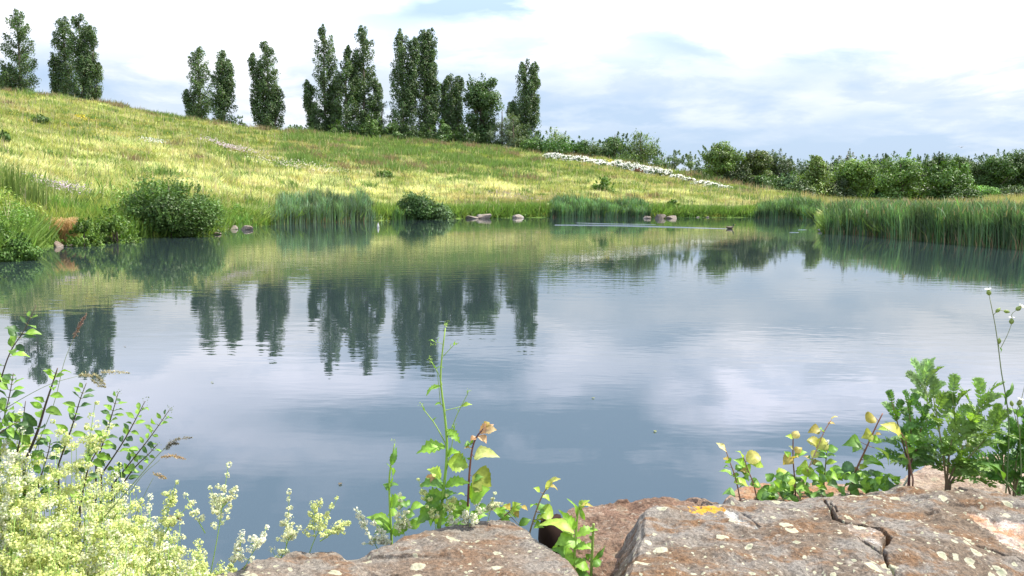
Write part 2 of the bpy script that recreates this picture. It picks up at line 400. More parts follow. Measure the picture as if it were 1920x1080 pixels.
def meadow_color(x, y, r=None):
    x = np.asarray(x, float); y = np.asarray(y, float); ys = np.maximum(y, 0.5)
    az = x / ys; d0 = shore_d(az); d1 = np.interp(az, C_az, C_d); s = np.clip((ys - d0) / np.maximum(d1 - d0, 5), 0, 1.3)
    n1 = fbm(x * 0.10 + 3, y * 0.16, seed=21, octs=5, gain=.6); n2 = fbm(x * 0.23, y * 0.33, seed=31, octs=5, gain=.6); n3 = fbm(x * 0.05 + 9, y * 0.08, seed=41, octs=3)
    straw = np.array([0.62, 0.58, 0.27]); yg = np.array([0.37, 0.40, 0.115]); green = np.array([0.15, 0.235, 0.055]); tan = np.array([0.50, 0.40, 0.23]); olive = np.array([0.31, 0.30, 0.095]); cream = np.array([0.78, 0.76, 0.50])
    c = np.tile(yg, x.shape + (1,))
    def mix(c, t, k): k = np.clip(k, 0, 1)[..., None]; return c * (1 - k) + t * k
    wbright = np.exp(-((s - 0.24) / 0.20) ** 2)
    c = mix(c, olive, sstep(0.42, 0.58, n3) * sstep(0.30, 0.6, s) * 0.75)
    c = mix(c, straw, sstep(0.43 , 0.60, n1 + 0.16 * wbright) * (0.35 + 0.65 * wbright))
    c = mix(c, cream, sstep(0.50, 0.62, n2) * wbright * 0.9)
    c = mix(c, cream, sstep(0.60, 0.68, n2) * 0.5)
    gup = np.exp(-((az + 0.10) / 0.24) ** 2) * sstep(0.36, 0.60, s)
    c = mix(c, green, sstep(0.58, 0.42, n2) * (0.35 + 0.65 * gup))
    c = mix(c, tan, sstep(0.46, 0.58, fbm(x * 0.12, y * 0.2, seed=51)) * np.exp(-((s - 0.10) / 0.13) ** 2) * sstep(-0.35, 0.1, az) * 0.85)
    c = mix(c, tan, sstep(0.56, 0.66, fbm(x * 0.2, y * 0.3, seed=61)) * 0.5)
    n4 = fbm(x * 0.55, y * 0.75, seed=71, octs=3, gain=.6); n5 = fbm(x * 0.9 + 4, y * 1.3, seed=81, octs=2)
    c = mix(c, np.array([0.18, 0.27, 0.06]), sstep(0.48, 0.36, n4) * 0.65)
    c = mix(c, cream, sstep(0.58, 0.70, n5) * (0.30 + 0.5 * wbright))
    c = mix(c, np.array([0.36, 0.24, 0.10]), sstep(0.62, 0.72, n4) * 0.35)
    c = c * np.array([1.0, 1.02, .80])
    shore_g = sstep(5.5, 1.5, (ys - d0) / (1 + 1.4 * sstep(-0.25, -0.5, az)))
    c = mix(c, np.array([0.185, 0.30, 0.05]), shore_g * 0.9 * sstep(0.25, 0.5, n2 + 0.1))
    c = mix(c, np.array([0.10, 0.20, 0.035]), sstep(0.52, 0.44, n1) * sstep(9, 3, ys - d0) * 0.5)
    c = mix(c, np.array([0.13, 0.22, 0.05]), sstep(0.30, 0.36, az) * 0.55 * sstep(0.25, 0.1, s))
    c = mix(c, np.array([0.09, 0.10, 0.03]), sstep(5.0, 3.5, y))
    return c
def axis_grid(n, lim, k):
    t = np.linspace(-1, 1, n); return np.sinh(t * k) / math.sinh(k) * lim
gx = axis_grid(420, 4000, 7.2); gyv = axis_grid(640, 4000, 7.2); gy = gyv[gyv > -60]
X, Y = np.meshgrid(gx, gy); Z = H(X, Y)
mb = MB(); ny, nx = X.shape
idx = np.arange(ny * nx).reshape(ny, nx)
mb.add(np.stack([X, Y, Z], -1), np.stack([idx[:-1, :-1], idx[:-1, 1:], idx[1:, 1:], idx[1:, :-1]], -1).reshape(-1, 4), (meadow_color(X, Y) * 0.62).reshape(-1, 3))
tag(mb.build('ground', M_ground, smooth=True), kind='structure')

# water, with the duck's wake as real raised ripples
wx = axis_grid(60, 140, 2.0); wy = np.linspace(2.3, 110, 60)
X, Y = np.meshgrid(wx, wy); mb = MB(); ny, nx = X.shape; idx = np.arange(ny * nx).reshape(ny, nx)
mb.add(np.stack([X, Y, np.zeros_like(X)], -1), np.stack([idx[:-1, :-1], idx[:-1, 1:], idx[1:, 1:], idx[1:, :-1]], -1).reshape(-1, 4))
tag(mb.build('water', M_water, smooth=True), kind='structure')

# ------------------------------------------------------------------ meadow grass (stuff)
def blades(mb, B, h, w, lean, col, r=rs, segs=2):
    """one bent blade per base point"""
    n = len(B); th = r.uniform(0, 2 * pi, n); side = np.stack([np.cos(th), np.sin(th), np.zeros(n)], -1)
    ph = r.uniform(0, 2 * pi, n); ld = np.stack([np.cos(ph), np.sin(ph), np.zeros(n)], -1) * (lean * h * r.uniform(0.2, 1, n))[:, None]
    up = np.array([0, 0, 1.0]); h = h[:, None]; w = w[:, None]
    if segs == 1:
        V = np.stack([B - side * w * .5, B + side * w * .5, B + up * h + ld], 1).reshape(-1, 3)
        mb.add(V, np.arange(3 * n).reshape(n, 3), np.repeat(col, 3, 0)); return
    M = B + up * h * .55 + ld * .35
    V = np.stack([B - side * w * .5, B + side * w * .5, M + side * w * .42, M - side * w * .42, B + up * h + ld], 1).reshape(-1, 3)
    i = np.arange(n)[:, None] * 5
    mb.add(V, [i + np.array([[0, 1, 2, 3]]), i + np.array([[3, 2, 4]])], np.repeat(col, 5, 0))

def meadow():
    mb = MB(); r = np.random.RandomState(11)
    # even over the slope as seen, so nearer grass is denser
    n = 170000
    az = r.uniform(-0.80, 0.62, n); s = r.uniform(0.0, 1.06, n) ** 1.15
    d0 = shore_d(az); d1 = np.interp(az, C_az, C_d); y = d0 + 0.3 + (d1 - d0) * s; x = az * y
    z = H(x, y); k = z > 0.05; x, y, z = x[k], y[k], z[k]; n = len(x)
    c = meadow_color(x, y) * (1 + r.uniform(-0.28, 0.28, (n, 1))) * (1 + r.uniform(-.06, .06, (n, 3)))
    dd = y - shore_d(x / y)
    tall = 0.22 + 0.75 * fbm(x * .6, y * .6, seed=77) ** 1.3 + 0.35 * sstep(4, 0.5, dd)
    kk = r.rand(n) < .07; m_ = kk.sum(); cs = jit((.50, .42, .24), m_, .3, r); g_ = r.rand(m_) < .45; cs[g_] = jit((.14, .20, .06), g_.sum(), .3, r)
    blades(mb, np.stack([x[kk], y[kk], z[kk]], -1), r.uniform(.75, 1.35, m_), (.03 + .0007 * y[kk]), np.full(m_, .35), cs, r, 1)
    for q in range(4):
        off = r.normal(0, 0.16, (n, 2)); B = np.stack([x + off[:, 0], y + off[:, 1], z - 0.05], -1)
        hh = tall * r.uniform(0.5, 1.05, n); ww = (0.045 + 0.0009 * y) * r.uniform(0.6, 1.6, n)
        blades(mb, B, hh, ww, 0.5 + 1.6 * fbm(x * .2, y * .25, seed=78), c * (1 + r.uniform(-0.22, 0.22, (n, 1))), r, segs=1)
    o = mb.build('meadow_grass', M_grass); tag(o, 'tall pale yellow green meadow grass covering the hillside', 'grass', kind='stuff')
    # dark green herb clumps rising out of the grass
    mb = MB()
    spots = []
    for _ in range(130):
        px = r.uniform(540, 1010); f = r.uniform(0, 1); py = np.interp(px, [540, 1010], [252, 284]) + f * 50
        spots.append((px, py, r.uniform(.5, 1.2)))
    for _ in range(95): spots.append((r.uniform(540, 1010), None, r.uniform(.8, 1.5)))
    for _ in range(130): spots.append((r.uniform(-20, 1500), 'crest', r.uniform(.5, 1.3) * 1.0))
    for _ in range(190):
        spots.append((r.uniform(-40, 1480), None, r.uniform(.4, 1.0)))
    for px, py, sz in spots:
        a = (px - 960) / FPX; d0 = float(shore_d(a)); d1 = float(np.interp(a, C_az, C_d))
        if py == 'crest': y0 = d1 - r.uniform(-1.5, 3)
        elif py is None and sz > .8 and px > 540: y0 = d1 - (d1 - d0) * .62 * r.uniform(0, 1)
        elif py is None: y0 = d0 + (d1 - d0) * r.uniform(0.03, 1.0) 
        else: y0 = d1 - (d1 - d0) * 0.55 * (r.uniform(0, 1) ** 1.2) - 1
        x0 = a * y0; nn = int(110 * sz)
        xx = x0 + r.normal(0, 0.62 * sz * r.uniform(.5, 1.6), nn); yy = y0 + r.normal(0, 0.6 * sz, nn); zz = H(xx, yy)
        cc = jit((0.17, 0.26, 0.06) if r.rand() < (.35 if py == 'crest' else .8) else (0.27, 0.21, 0.11), nn, .3, r)
        blades(mb, np.stack([xx, yy, zz], -1), r.uniform(.3, .85, nn) * sz + .15, r.uniform(.09, .2, nn), np.full(nn, .9), cc, r, 1)
    tag(mb.build('herb_clumps', M_grass), 'dark green weed clumps rising out of the pale hillside grass', 'weeds', kind='stuff')
meadow()

def shore_growth():
    """rank green growth along the left and far shore"""
    mb = MB(); r = np.random.RandomState(12); n = 26000
    az = r.uniform(-0.80, 0.40, n); d0 = shore_d(az); dd = r.exponential(1.3, n) * (1 + 1.6 * sstep(-.2, -.5, az)); y = d0 + dd + 0.05; x = az * y
    k = (fbm(x * .5, y * .5, seed=91) > 0.40); x, y, dd, az = x[k], y[k], dd[k], az[k]; n = len(x)
    z = np.maximum(H(x, y), 0.0)
    c = jit((0.17, 0.30, 0.05), n, .35, r, .12); t = fbm(x * .4, y * .4, seed=92)[:, None]
    c = c * (1 - sstep(.5, .62, t)) + jit((0.36, 0.40, 0.08), n, .3, r) * sstep(.5, .62, t)
    hh = r.uniform(.25, .85, n) * (0.7 + .5 * fbm(x * .25, y * .25, seed=93)) * (0.65 + 0.5 * sstep(-.2, -.45, az))
    for q in range(2):
        off = r.normal(0, .08, (n, 2)); blades(mb, np.stack([x + off[:, 0], y + off[:, 1], z - .05], -1), hh * r.uniform(.7, 1.1, n), r.uniform(.025, .06, n) * (0.6 + y / 60), np.full(n, .65), c, r, 2)
    tag(mb.build('shore_grass', M_grass), 'rank bright green grass hanging over the pond edge', 'grass', kind='stuff')
shore_growth()

def bank_weeds():
    mb = MB(); r = np.random.RandomState(17); n = 90000
    az = np.where(r.rand(n) < .62, r.uniform(-.80, -.30, n), r.uniform(-.80, .40, n)); left = sstep(-.30, -.45, az)
    d0 = shore_d(az); dd = r.exponential(1.0, n) * (.9 + 2.4 * left); y = d0 + dd; x = az * y
    cl = fbm(x * .7, y * .7, seed=96, octs=3); k = cl > .46; x, y, dd, cl, left = x[k], y[k], dd[k], cl[k], left[k]; n = len(x)
    hh = (cl - .44) * (1.9 + 1.3 * left); z = H(x, y) + hh * r.uniform(0, 1, n) ** .6
    t = fbm(x * .45, y * .45, seed=97)[:, None]; c = jit((.15, .26, .045), n, .35, r, .12) * (1 - sstep(.45, .55, t)) + jit((.28, .36, .07), n, .3, r, .1) * sstep(.45, .55, t)
    cards(mb, np.stack([x, y, np.maximum(z, .02)], -1), np.tile([0, -.2, .8], (n, 1)), (.07 + y * .0016) * r.uniform(.5, 1.3, n), .5, c, r, spread=.7)
    tag(mb.build('bank_weeds', M_tree), 'tangled leafy weeds along the pond bank, thickest on the left', 'weeds', kind='stuff')
bank_weeds()

# ------------------------------------------------------------------ reeds (stuff)
def reed_bed(name, px0, px1, depth, hgt, n, col, label, front=None, seed=0, wid=1.0, brown=0.35, top=None):
    mb = MB(); r = np.random.RandomState(100 + seed)
    a0 = (px0 - 960) / FPX; a1 = (px1 - 960) / FPX
    az = r.uniform(a0, a1, n); az = az + np.where(r.rand(n) < .25, r.normal(0, .009, n), 0) * (az < .5); u = r.uniform(0, 1, n) ** 1.6
    edge = np.minimum(1, np.minimum((az - a0), (a1 - az)) / (0.12 * (a1 - a0)))
    edge = np.clip(edge + 0.25, 0, 1)
    y = shore_d(az) - 0.3 + u * depth * (0.7 + .6 * vnoise(az * 40, az * 0, seed=seed)); x = az * y
    z = np.maximum(H(x, y), -0.05)
    wv = fbm(x * .5, y * .4, seed=seed + 7)
    h = hgt * (0.50 + 0.80 * wv + .25 * (vnoise(x * 2.2, y * 2.2, seed=seed + 9) - .5)) * (0.45 + .55 * edge) * r.uniform(.62, 1.1, n)
    if seed != 5: h = h * 1.2
    else: h = np.minimum(h, 1.93 + .32 * (vnoise(x * 1.3, y * 1.3, seed=seed + 19) - .5) + r.uniform(-.22, .12, n) - z)
    c = jit(np.array(col) * 1.2, n, .55, r, .18) * (.55 + .9 * vnoise(x * 2.6, y * 1.2, seed=seed + 29))[:, None]
    dark = fbm(x * 1.3, y * 1.3, seed=seed + 3)[:, None]; c = c * (0.75 + 0.5 * sstep(.3, .7, dark))
    ww = wid * r.uniform(.016, .060, n) * (0.7 + y / 80)
    blades(mb, np.stack([x, y, z - .1], -1), h + .1, ww, np.full(n, .20), c, r, 2)
    # arching leaves half way up
    k = r.rand(n) < .8; B = np.stack([x, y, z], -1)[k]; B[:, 2] += h[k] * r.uniform(.25, .8, k.sum())
    blades(mb, B, h[k] * r.uniform(.18, .38, k.sum()), ww[k] * .7, np.full(k.sum(), 1.1), c[k] * 1.15, r, 2)
    if seed == 5:
        k = r.rand(n) < .045; B = np.stack([x, y, z + h * .86], -1)[k]
        blades(mb, B, h[k] * r.uniform(.12, .22, k.sum()), ww[k] * 1.1, np.full(k.sum(), .6), jit((.33, .26, .15), k.sum(), .3, r), r, 2)
    # dead straw stems low down at the front
    nb = int(n * brown * .5); az = r.uniform(a0, a1, nb); y = shore_d(az) - .3 + r.uniform(0, .8, nb); x = az * y
    blades(mb, np.stack([x, y, np.full(nb, -.1)], -1), r.uniform(.2, .75, nb) * hgt * .5, wid * r.uniform(.02, .035, nb) * (0.7 + y / 80), np.full(nb, .45), jit((.34, .25, .13), nb, .4, r), r, 2)
    return tag(mb.build(name, M_reed), label, 'reeds', kind='stuff')
reed_bed('reeds', 518, 700, 2.8, 1.6, 5200, (.125, .19, .10), 'blue green reeds left of the middle of the far shore', seed=1)
reed_bed('reeds', 735, 850, 1.2, .95, 1500, (.115, .21, .06), 'low green reeds at the foot of the round bush', seed=2)
reed_bed('reeds', 1030, 1218, 3.0, 1.15, 5200, (.11, .185, .08), 'deep green reeds on the far shore below the white blossom', seed=3)
reed_bed('reeds', 1412, 1552, 4.0, 1.3, 5000, (.115, .19, .075), 'rounded stand of green reeds behind the tip of the big reed bed', seed=4)
reed_bed('cattail_bed', 1545, 2300, 11.0, 2.25, 30000, (.095, .158, .062), 'tall dark green bed of bulrushes along the right shore', seed=5, wid=.95)
reed_bed('reeds', 415, 470, 1.0, .8, 500, (.16, .28, .06), 'short bright green reeds beside the flat stones', seed=6)

def right_field():
    mb = MB(); r = np.random.RandomState(15); n = 30000
    az = r.uniform(.36, .75, n); y = shore_d(az) + 9 + r.uniform(0, 1, n) ** 1.5 * 75; x = az * y; z = H(x, y)
    t = fbm(x * .15, y * .15, seed=15)[:, None]; c = jit((.30, .34, .08), n, .3, r) * (1 - sstep(.42, .58, t)) + jit((.48, .38, .18), n, .25, r) * sstep(.42, .58, t)
    blades(mb, np.stack([x, y, z], -1), r.uniform(.6, 1.5, n), r.uniform(.06, .12, n), np.full(n, .4), c, r, 1)
    tag(mb.build('field_grass', M_grass), 'tawny tall grass on the level ground behind the bulrushes', 'grass', kind='stuff')
right_field()

# ------------------------------------------------------------------ trees
def limb_tube(mb, a, b, r0, r1, bend=.1, r=rs, col=(.16, .13, .09)):
    a = np.asarray(a, float); b = np.asarray(b, float); L = np.linalg.norm(b - a)
    mid = (a + b) / 2 + r.normal(0, bend * L * .3, 3); tube(mb, curve([a, mid, b], 6), [r0, r1], col, 5)

def poplar(px, top, base, w, label, Y=136, forks=(), seed=0, col=(.080, .135, .040), bw=1.0, group='tall columnar poplars along the hilltop', leaf=.25, dens=1.1):
    r = np.random.RandomState(200 + seed)
    b = at(px, base, Y); t = at(px, top, Y); gz = float(H(b[0], b[1])); bz = min(gz, b[2]) - .1
    Ht = t[2] - bz; W = w / FPX * Y / 2 * (1.12 if px != 985 else 1.0); p0 = np.array([b[0], b[1], bz])
    o = thing('poplar_tree', p0, label, 'poplar', group)
    crown = MB(); trunk = MB()
    stems = [(0.0, 1.0, 0.0)] + list(forks)      # (sideways offset at the top in half widths, relative height, foot height)
    tube(trunk, curve([p0, p0 + [r.normal(0, .1), 0, Ht * .5], p0 + [0, 0, Ht * .93]], 8), [.30, .20, .04], (.17, .145, .11), 7)
    for off, rel, foot in stems:
        hs = Ht * rel; sx = off * W
        top_p = p0 + [sx, r.normal(0, .2), hs]; foot_p = p0 + [sx * .35, 0, max(foot, .02) * Ht]
        if off: tube(trunk, curve([foot_p, (foot_p + top_p) / 2 + [sx * .3, 0, 0], top_p - [0, 0, .8]], 6), [.16, .03], (.17, .145, .11), 5)
        ws = W * (1.0 if not forks else .84) * (.62 if off else 1.0)
        nb = int(66 * (rel - foot) * Ht / 19) + 10
        for i in range(nb):
            f = (i + r.uniform(0, 1)) / nb                     # 0 at the foot, 1 at the top
            zf = foot + (rel - foot) * (f * .94 + .01)
            # envelope: wide low, slightly waisted, narrowing at the top
            env = ws * (np.interp(f, [0, .08, .22, .45, .7, .88, 1.0], [.95 * bw, 1.12 * bw, 1.08 * bw, .94, .82, .64, .20]) * r.uniform(.84, 1.04))
            ph = r.uniform(0, 2 * pi); bl = r.uniform(2.0, 3.6) * (Ht / 19) ** .5 * (1 - .45 * f)
            sp = foot_p + (top_p - foot_p) * ((zf - foot) / max(rel - foot, .01))
            if f < .12: bl *= .8
            tipx = env * cos(ph); tipy = env * sin(ph)
            bt = sp + [tipx, tipy, bl * .45]
            ba = sp + [tipx * .15, tipy * .15, -bl * .42]
            if r.rand() < .5: limb_tube(trunk, ba, bt, .05, .015, .05, r)
            n = int(210 * dens * (bl / 2.5)); u = r.uniform(0.05, 1.12, n)
            rad = (0.36 + .24 * env) * np.sin(np.clip(u / 1.15, 0, 1) * pi) ** .6 * r.uniform(.45, 1.1, n)
            dv = norm(r.normal(0, 1, (n, 3)) * [1, 1, .5])
            bend = np.array([tipx, tipy, 0]) / (env + 1e-6) * (.35 * np.sin(u * pi))[:, None] * .5
            C = ba + (bt - ba) * u[:, None] + bend + dv * rad[:, None]
            C[:, 2] = np.maximum(C[:, 2], p0[2] + .15)
            N = dv + np.array([tipx, tipy, 0]) / (W + .1) * .6 + [0, 0, .35]
            cc = jit(np.array(col) * r.uniform(.75, 1.35), n, .3, r, .10)
            k = r.rand(n) < .12; cc[k] = jit((.17, .20, .12), k.sum(), .2, r)
            cards(crown, C, N, leaf * r.uniform(.6, 1.25, n), .75, cc, r, spread=.6)
    trunk.build('trunk', M_bark, o, smooth=True); crown.build('crown', M_tree, o)
    return o

P = [ (40, 18, 168, 58, 'tall poplar on the hilltop nearest the left edge of the picture', [(-.75, .42, .0)], 1),
      (126, 28, 182, 46, 'narrow poplar grown into its taller right neighbour, second group from the left', [(-.8, .55, .05)], 2),
      (156, 24, 186, 54, 'broad based poplar with a ragged right side, right one of the left hilltop pair', [(.8, .86, .3), (.9, .5, .05)], 3),
      (376, 86, 224, 46, 'lower left poplar of the pair standing over the bare slope', [(-.8, .48, .05)], 4),
      (419, 92, 228, 42, 'slim poplar touching its left neighbour above the bare slope', [(.5, .85, .3)], 5),
      (505, 74, 240, 52, 'lone twin topped poplar between two gaps of sky', [(-.95, .86, .1), (.6, .55, .05)], 6),
      (612, 47, 248, 50, 'tall poplar at the left end of the central row with a short side stem', [(-1.3, .52, .0), (.8, .55, .05)], 7),
      (650, 107, 250, 40, 'shorter pointed poplar squeezed between two tall ones', [], 8),
      (684, 44, 254, 50, 'tallest poplar of the central row with a small spur on its left', [(-.95, .80, .35), (.9, .52, .05)], 9),
      (756, 54, 258, 46, 'tall slender poplar leaning toward its close right neighbour', [(.85, .93, .3)], 10),
      (796, 52, 260, 50, 'tall full poplar with two short points at the top', [(.45, .985, .5), (.75, .6, .05)], 11),
      (846, 138, 266, 46, 'short blunt topped poplar right of the tall pair', [(.6, .97, .1), (-.5, .92, .1)], 12),
      (985, 112, 270, 58, 'double pointed poplar at the right end of the row', [(.55, .97, .3), (-.9, .55, .05)], 13)]
for px, top, base, w, label, forks, sd in P:
    poplar(px, top, base, w, label, forks=forks, seed=sd, Y=136 + (sd * 7 % 5) - 2)
poplar(4, 140, 170, 26, 'low sucker of the leftmost poplar cut by the picture edge', seed=14, Y=137)

def tree(name, px, top, base, w, Y, label, cat, col=(.055, .105, .022), seed=0, lobes=26, per=190, leaf=.34, asp=.7, open_=.0, group=None, trunkh=.18, shape='round', sil=None, droop=0.0, bark=(.14, .11, .08), Dp=.9):
    r = np.random.RandomState(500 + seed)
    b = at(px, base, Y); t = at(px, top, Y); gz = float(H(b[0], b[1])); z0 = min(b[2], gz + .05) if abs(b[2] - gz) < 3 else gz
    z0 = gz - .05
    col = np.array(col) * (1.0 if name == 'bush' and Y < 70 else (1.25 if seed < 60 else 1.0)); Ht = max(t[2] - z0, .5) * (1.08 if shape == 'low' else 1.03); W = w / FPX * Y / 2 * 1.1; p0 = np.array([b[0], b[1], z0])
    o = thing(name, p0, label, cat, group)
    crown = MB(); trunk = MB()
    zc = p0[2] + Ht * (.5 + trunkh / 2); rz = Ht * (1 - trunkh) / 2
    tube(trunk, curve([p0, p0 + [r.normal(0, .05) * Ht, 0, Ht * .35], p0 + [0, 0, Ht * .75]], 7), [Ht * .028, Ht * .02, Ht * .006], bark, 7)
    for i in range(lobes):
        v = norm(r.normal(0, 1, 3)); q = (r.uniform(.45, .86) if not (name == 'bush' and Y < 70 and px < 500) else r.uniform(.35, .95)) if i > 2 else .2
        if shape == 'cone':
            f = r.uniform(0, 1) ** 1.3; ph = r.uniform(0, 2 * pi); rr = (1 - f) * r.uniform(.3, .85)
            c = np.array([p0[0] + W * rr * cos(ph), p0[1] + W * rr * sin(ph), p0[2] + Ht * (trunkh + (1 - trunkh) * f * .95)]); lr = W * (.42 * (1 - f) + .12) 
        elif shape == 'low':
            c = np.array([p0[0] + W * v[0] * q, p0[1] + W * v[1] * q * Dp, p0[2] + Ht * (.12 + .72 * abs(v[2]) * q)]); lr = min(W, Ht) * (r.uniform(.28, .44) if not (name == 'bush' and Y < 70 and px < 500) else r.uniform(.16, .36))
        else:
            c = np.array([p0[0] + W * v[0] * q, p0[1] + W * v[1] * q * Dp, zc + rz * v[2] * q]); lr = min(W, rz) * r.uniform(.28, .50)
        if i % 2 == 0: limb_tube(trunk, p0 + [0, 0, max(.05, (c[2] - p0[2]) * .5)], c, Ht * .010, .01, .2, r, bark)
        n = int(per * (.6 + .8 * r.rand())); dv = norm(r.normal(0, 1, (n, 3)))
        rad = lr * r.uniform(0, 1, n) ** .35 * (1 + .30 * (fbm(dv[:, 0] * 2 + i, dv[:, 1] * 2, dv[:, 2] * 2, seed=i, octs=2) - .5) * 2)
        C = c + dv * rad[:, None] * [1, 1, .85]
        if droop: C[:, 2] -= droop * rad * r.uniform(0, 1, n) * 1.2
        k = r.rand(n) > open_; C, dvk = C[k], dv[k]; n = len(C)
        C[:, 2] = np.maximum(C[:, 2], p0[2] + .08)
        cc = jit(np.array(col) * r.uniform(.72, 1.4), n, .28, r, .12)
        if droop: cards(crown, C, dvk, leaf * r.uniform(.7, 1.3, n), asp, cc, r, axis=np.tile([0, 0, -1.0], (n, 1)))
        else: cards(crown, C, dvk + [0, 0, .45], leaf * r.uniform(.6, 1.3, n), asp, cc, r, spread=.55)
    # stray shoots so the outline is uneven
    n = 14 if not (name == 'bush' and Y < 70) else (46 if px < 500 else 8)
    for i in range(n):
        v = norm(r.normal(0, 1, 3)); v[2] = abs(v[2]) * (1 if shape != 'round' else 1)
        c0 = np.array([p0[0], p0[1], zc if shape != 'low' else p0[2] + Ht * .15]); R_ = np.array([W * .8, W * Dp * .8, (rz if shape != 'low' else Ht * .8) * .82])
        if shape == 'cone': c0 = p0 + [0, 0, Ht * r.uniform(.45, .93)]; v[2] = .1; v = norm(v); R_ = np.array([W, W, 1]) * .55 * (1.05 - (c0[2] - p0[2]) / Ht)
        a = c0 + v * R_; e = a + norm(v + [0, 0, .9]) * Ht * r.uniform(.06, .15 if Y > 70 else .24); m_ = 60
        u = r.uniform(0, 1, m_); C = a + (e - a) * u[:, None] + r.normal(0, .025 * Ht, (m_, 3)) * (1.1 - u)[:, None]
        cards(crown, C, np.tile(v, (m_, 1)) + [0, 0, .4], leaf * .85 * r.uniform(.6, 1.2, m_), asp, jit(np.array(col) * r.uniform(1.0, 1.3), m_, .25, r), r)
    trunk.build('trunk', M_bark, o, smooth=True); crown.build('crown', M_tree, o)
    return o

# the hilltop: broad poplar and grey willows among the columns
tree('poplar_tree', 905, 138, 268, 68, 136, 'broad open crowned poplar with glossy leaves between the blunt and the double pointed poplar', 'poplar', (.060, .105, .03), 1, 60, 260, .30, .85, .0, 'tall columnar poplars along the hilltop', .02)
HT = 'smaller trees and bushes between the hilltop poplars'
tree('willow_tree', 941, 190, 270, 52, 132, 'grey green willow in front of the broad poplar', 'willow', (.115, .155, .085), 2, 22, 150, .30, .3, 0, HT, .02, 'low')
tree('willow_tree', 962, 205, 272, 46, 131, 'pale willow at the left foot of the double pointed poplar', 'willow', (.125, .165, .085), 3, 18, 150, .30, .3, 0, HT, .02, 'low')
tree('willow_tree', 718, 182, 258, 34, 134, 'thin grey willow in the gap between the two tallest groups', 'willow', (.10, .14, .075), 4, 14, 130, .30, .3, .1, HT, .02, 'low')
tree('bush', 700, 210, 258, 44, 131, 'green bush right of the tallest poplar', 'bush', (.085, .14, .035), 5, 16, 150, .30, .6, 0, HT, .02, 'low')
tree('bush', 735, 222, 260, 40, 131, 'bush left of the slender poplar foot', 'bush', (.075, .13, .035), 6, 16, 150, .30, .6, 0, HT, .02, 'low')
tree('bush', 826, 222, 266, 44, 131, 'bush between the full poplar and the blunt poplar', 'bush', (.08, .14, .04), 7, 16, 150, .30, .6, 0, HT, .02, 'low')
tree('bush', 868, 232, 270, 40, 131, 'dark bush under the left side of the broad poplar', 'bush', (.055, .10, .025), 8, 16, 150, .30, .6, 0, HT, .02, 'low')
tree('bush', 632, 225, 254, 40, 131, 'low bush at the foot of the pointed poplar', 'bush', (.075, .13, .03), 9, 14, 150, .30, .6, 0, HT, .02, 'low')
tree('bush', 450, 214, 236, 18, 131, 'tiny sapling right of the slim poplar', 'bush', (.09, .14, .06), 10, 8, 90, .25, .5, .1, HT, .02, 'low')
tree('bush', 555, 231, 246, 38, 131, 'flat bush left of the central poplar row', 'bush', (.085, .14, .045), 11, 10, 110, .28, .5, .1, HT, .02, 'low')
RB = 'bushes running down the ridge right of the poplars'
tree('bush', 1003, 244, 282, 60, 127, 'dense bush at the right foot of the double pointed poplar', 'bush', (.07, .13, .03), 12, 20, 160, .30, .6, 0, RB, .02, 'low')
tree('bush', 1043, 230, 286, 56, 130, 'yellow green round bush first right of the poplar row', 'bush', (.12, .17, .055), 13, 20, 150, .30, .5, .05, RB, .04, 'low')
tree('bush', 1052, 258, 288, 100, 126, 'wide dark laurel like bush over the start of the white blossom', 'bush', (.055, .12, .022), 14, 28, 160, .30, .6, 0, RB, .02, 'low')
tree('bush', 1095, 250, 292, 60, 128, 'bush left of the big spreading tree', 'bush', (.085, .14, .05), 15, 18, 150, .30, .5, .05, RB, .02, 'low')
tree('bush', 1120, 262, 296, 60, 126, 'grey green bush leaning on the left side of the spreading tree', 'bush', (.10, .15, .055), 16, 16, 150, .30, .5, .0, RB, .02, 'low')
tree('broadleaf_tree', 1152, 238, 308, 76, 127, 'dark topped tree making the left half of the spreading group on the ridge', 'tree', (.060, .105, .03), 17, 30, 170, .32, .6, 0, None, .03, 'low')
tree('birch_tree', 1198, 236, 314, 84, 124, 'pale drooping birch on the ridge right of the dark topped tree', 'birch', (.105, .155, .05), 18, 34, 190, .34, .4, 0, None, .03, 'low', droop=.8)
tree('bush', 1240, 286, 322, 40, 120, 'low bush right of the drooping birch', 'bush', (.085, .14, .05), 19, 12, 120, .28, .5, .1, RB, .02, 'low')
tree('bush', 1266, 283, 326, 28, 122, 'small pale sapling, left of two behind the ridge blossom', 'bush', (.115, .16, .075), 20, 12, 110, .28, .4, .2, RB, .1, 'round')
tree('bush', 1293, 288, 328, 28, 122, 'small pale sapling, right of two behind the ridge blossom', 'bush', (.12, .165, .075), 21, 12, 110, .28, .4, .2, RB, .1, 'round')

TL = 'trees of the wood edge right of the hill'
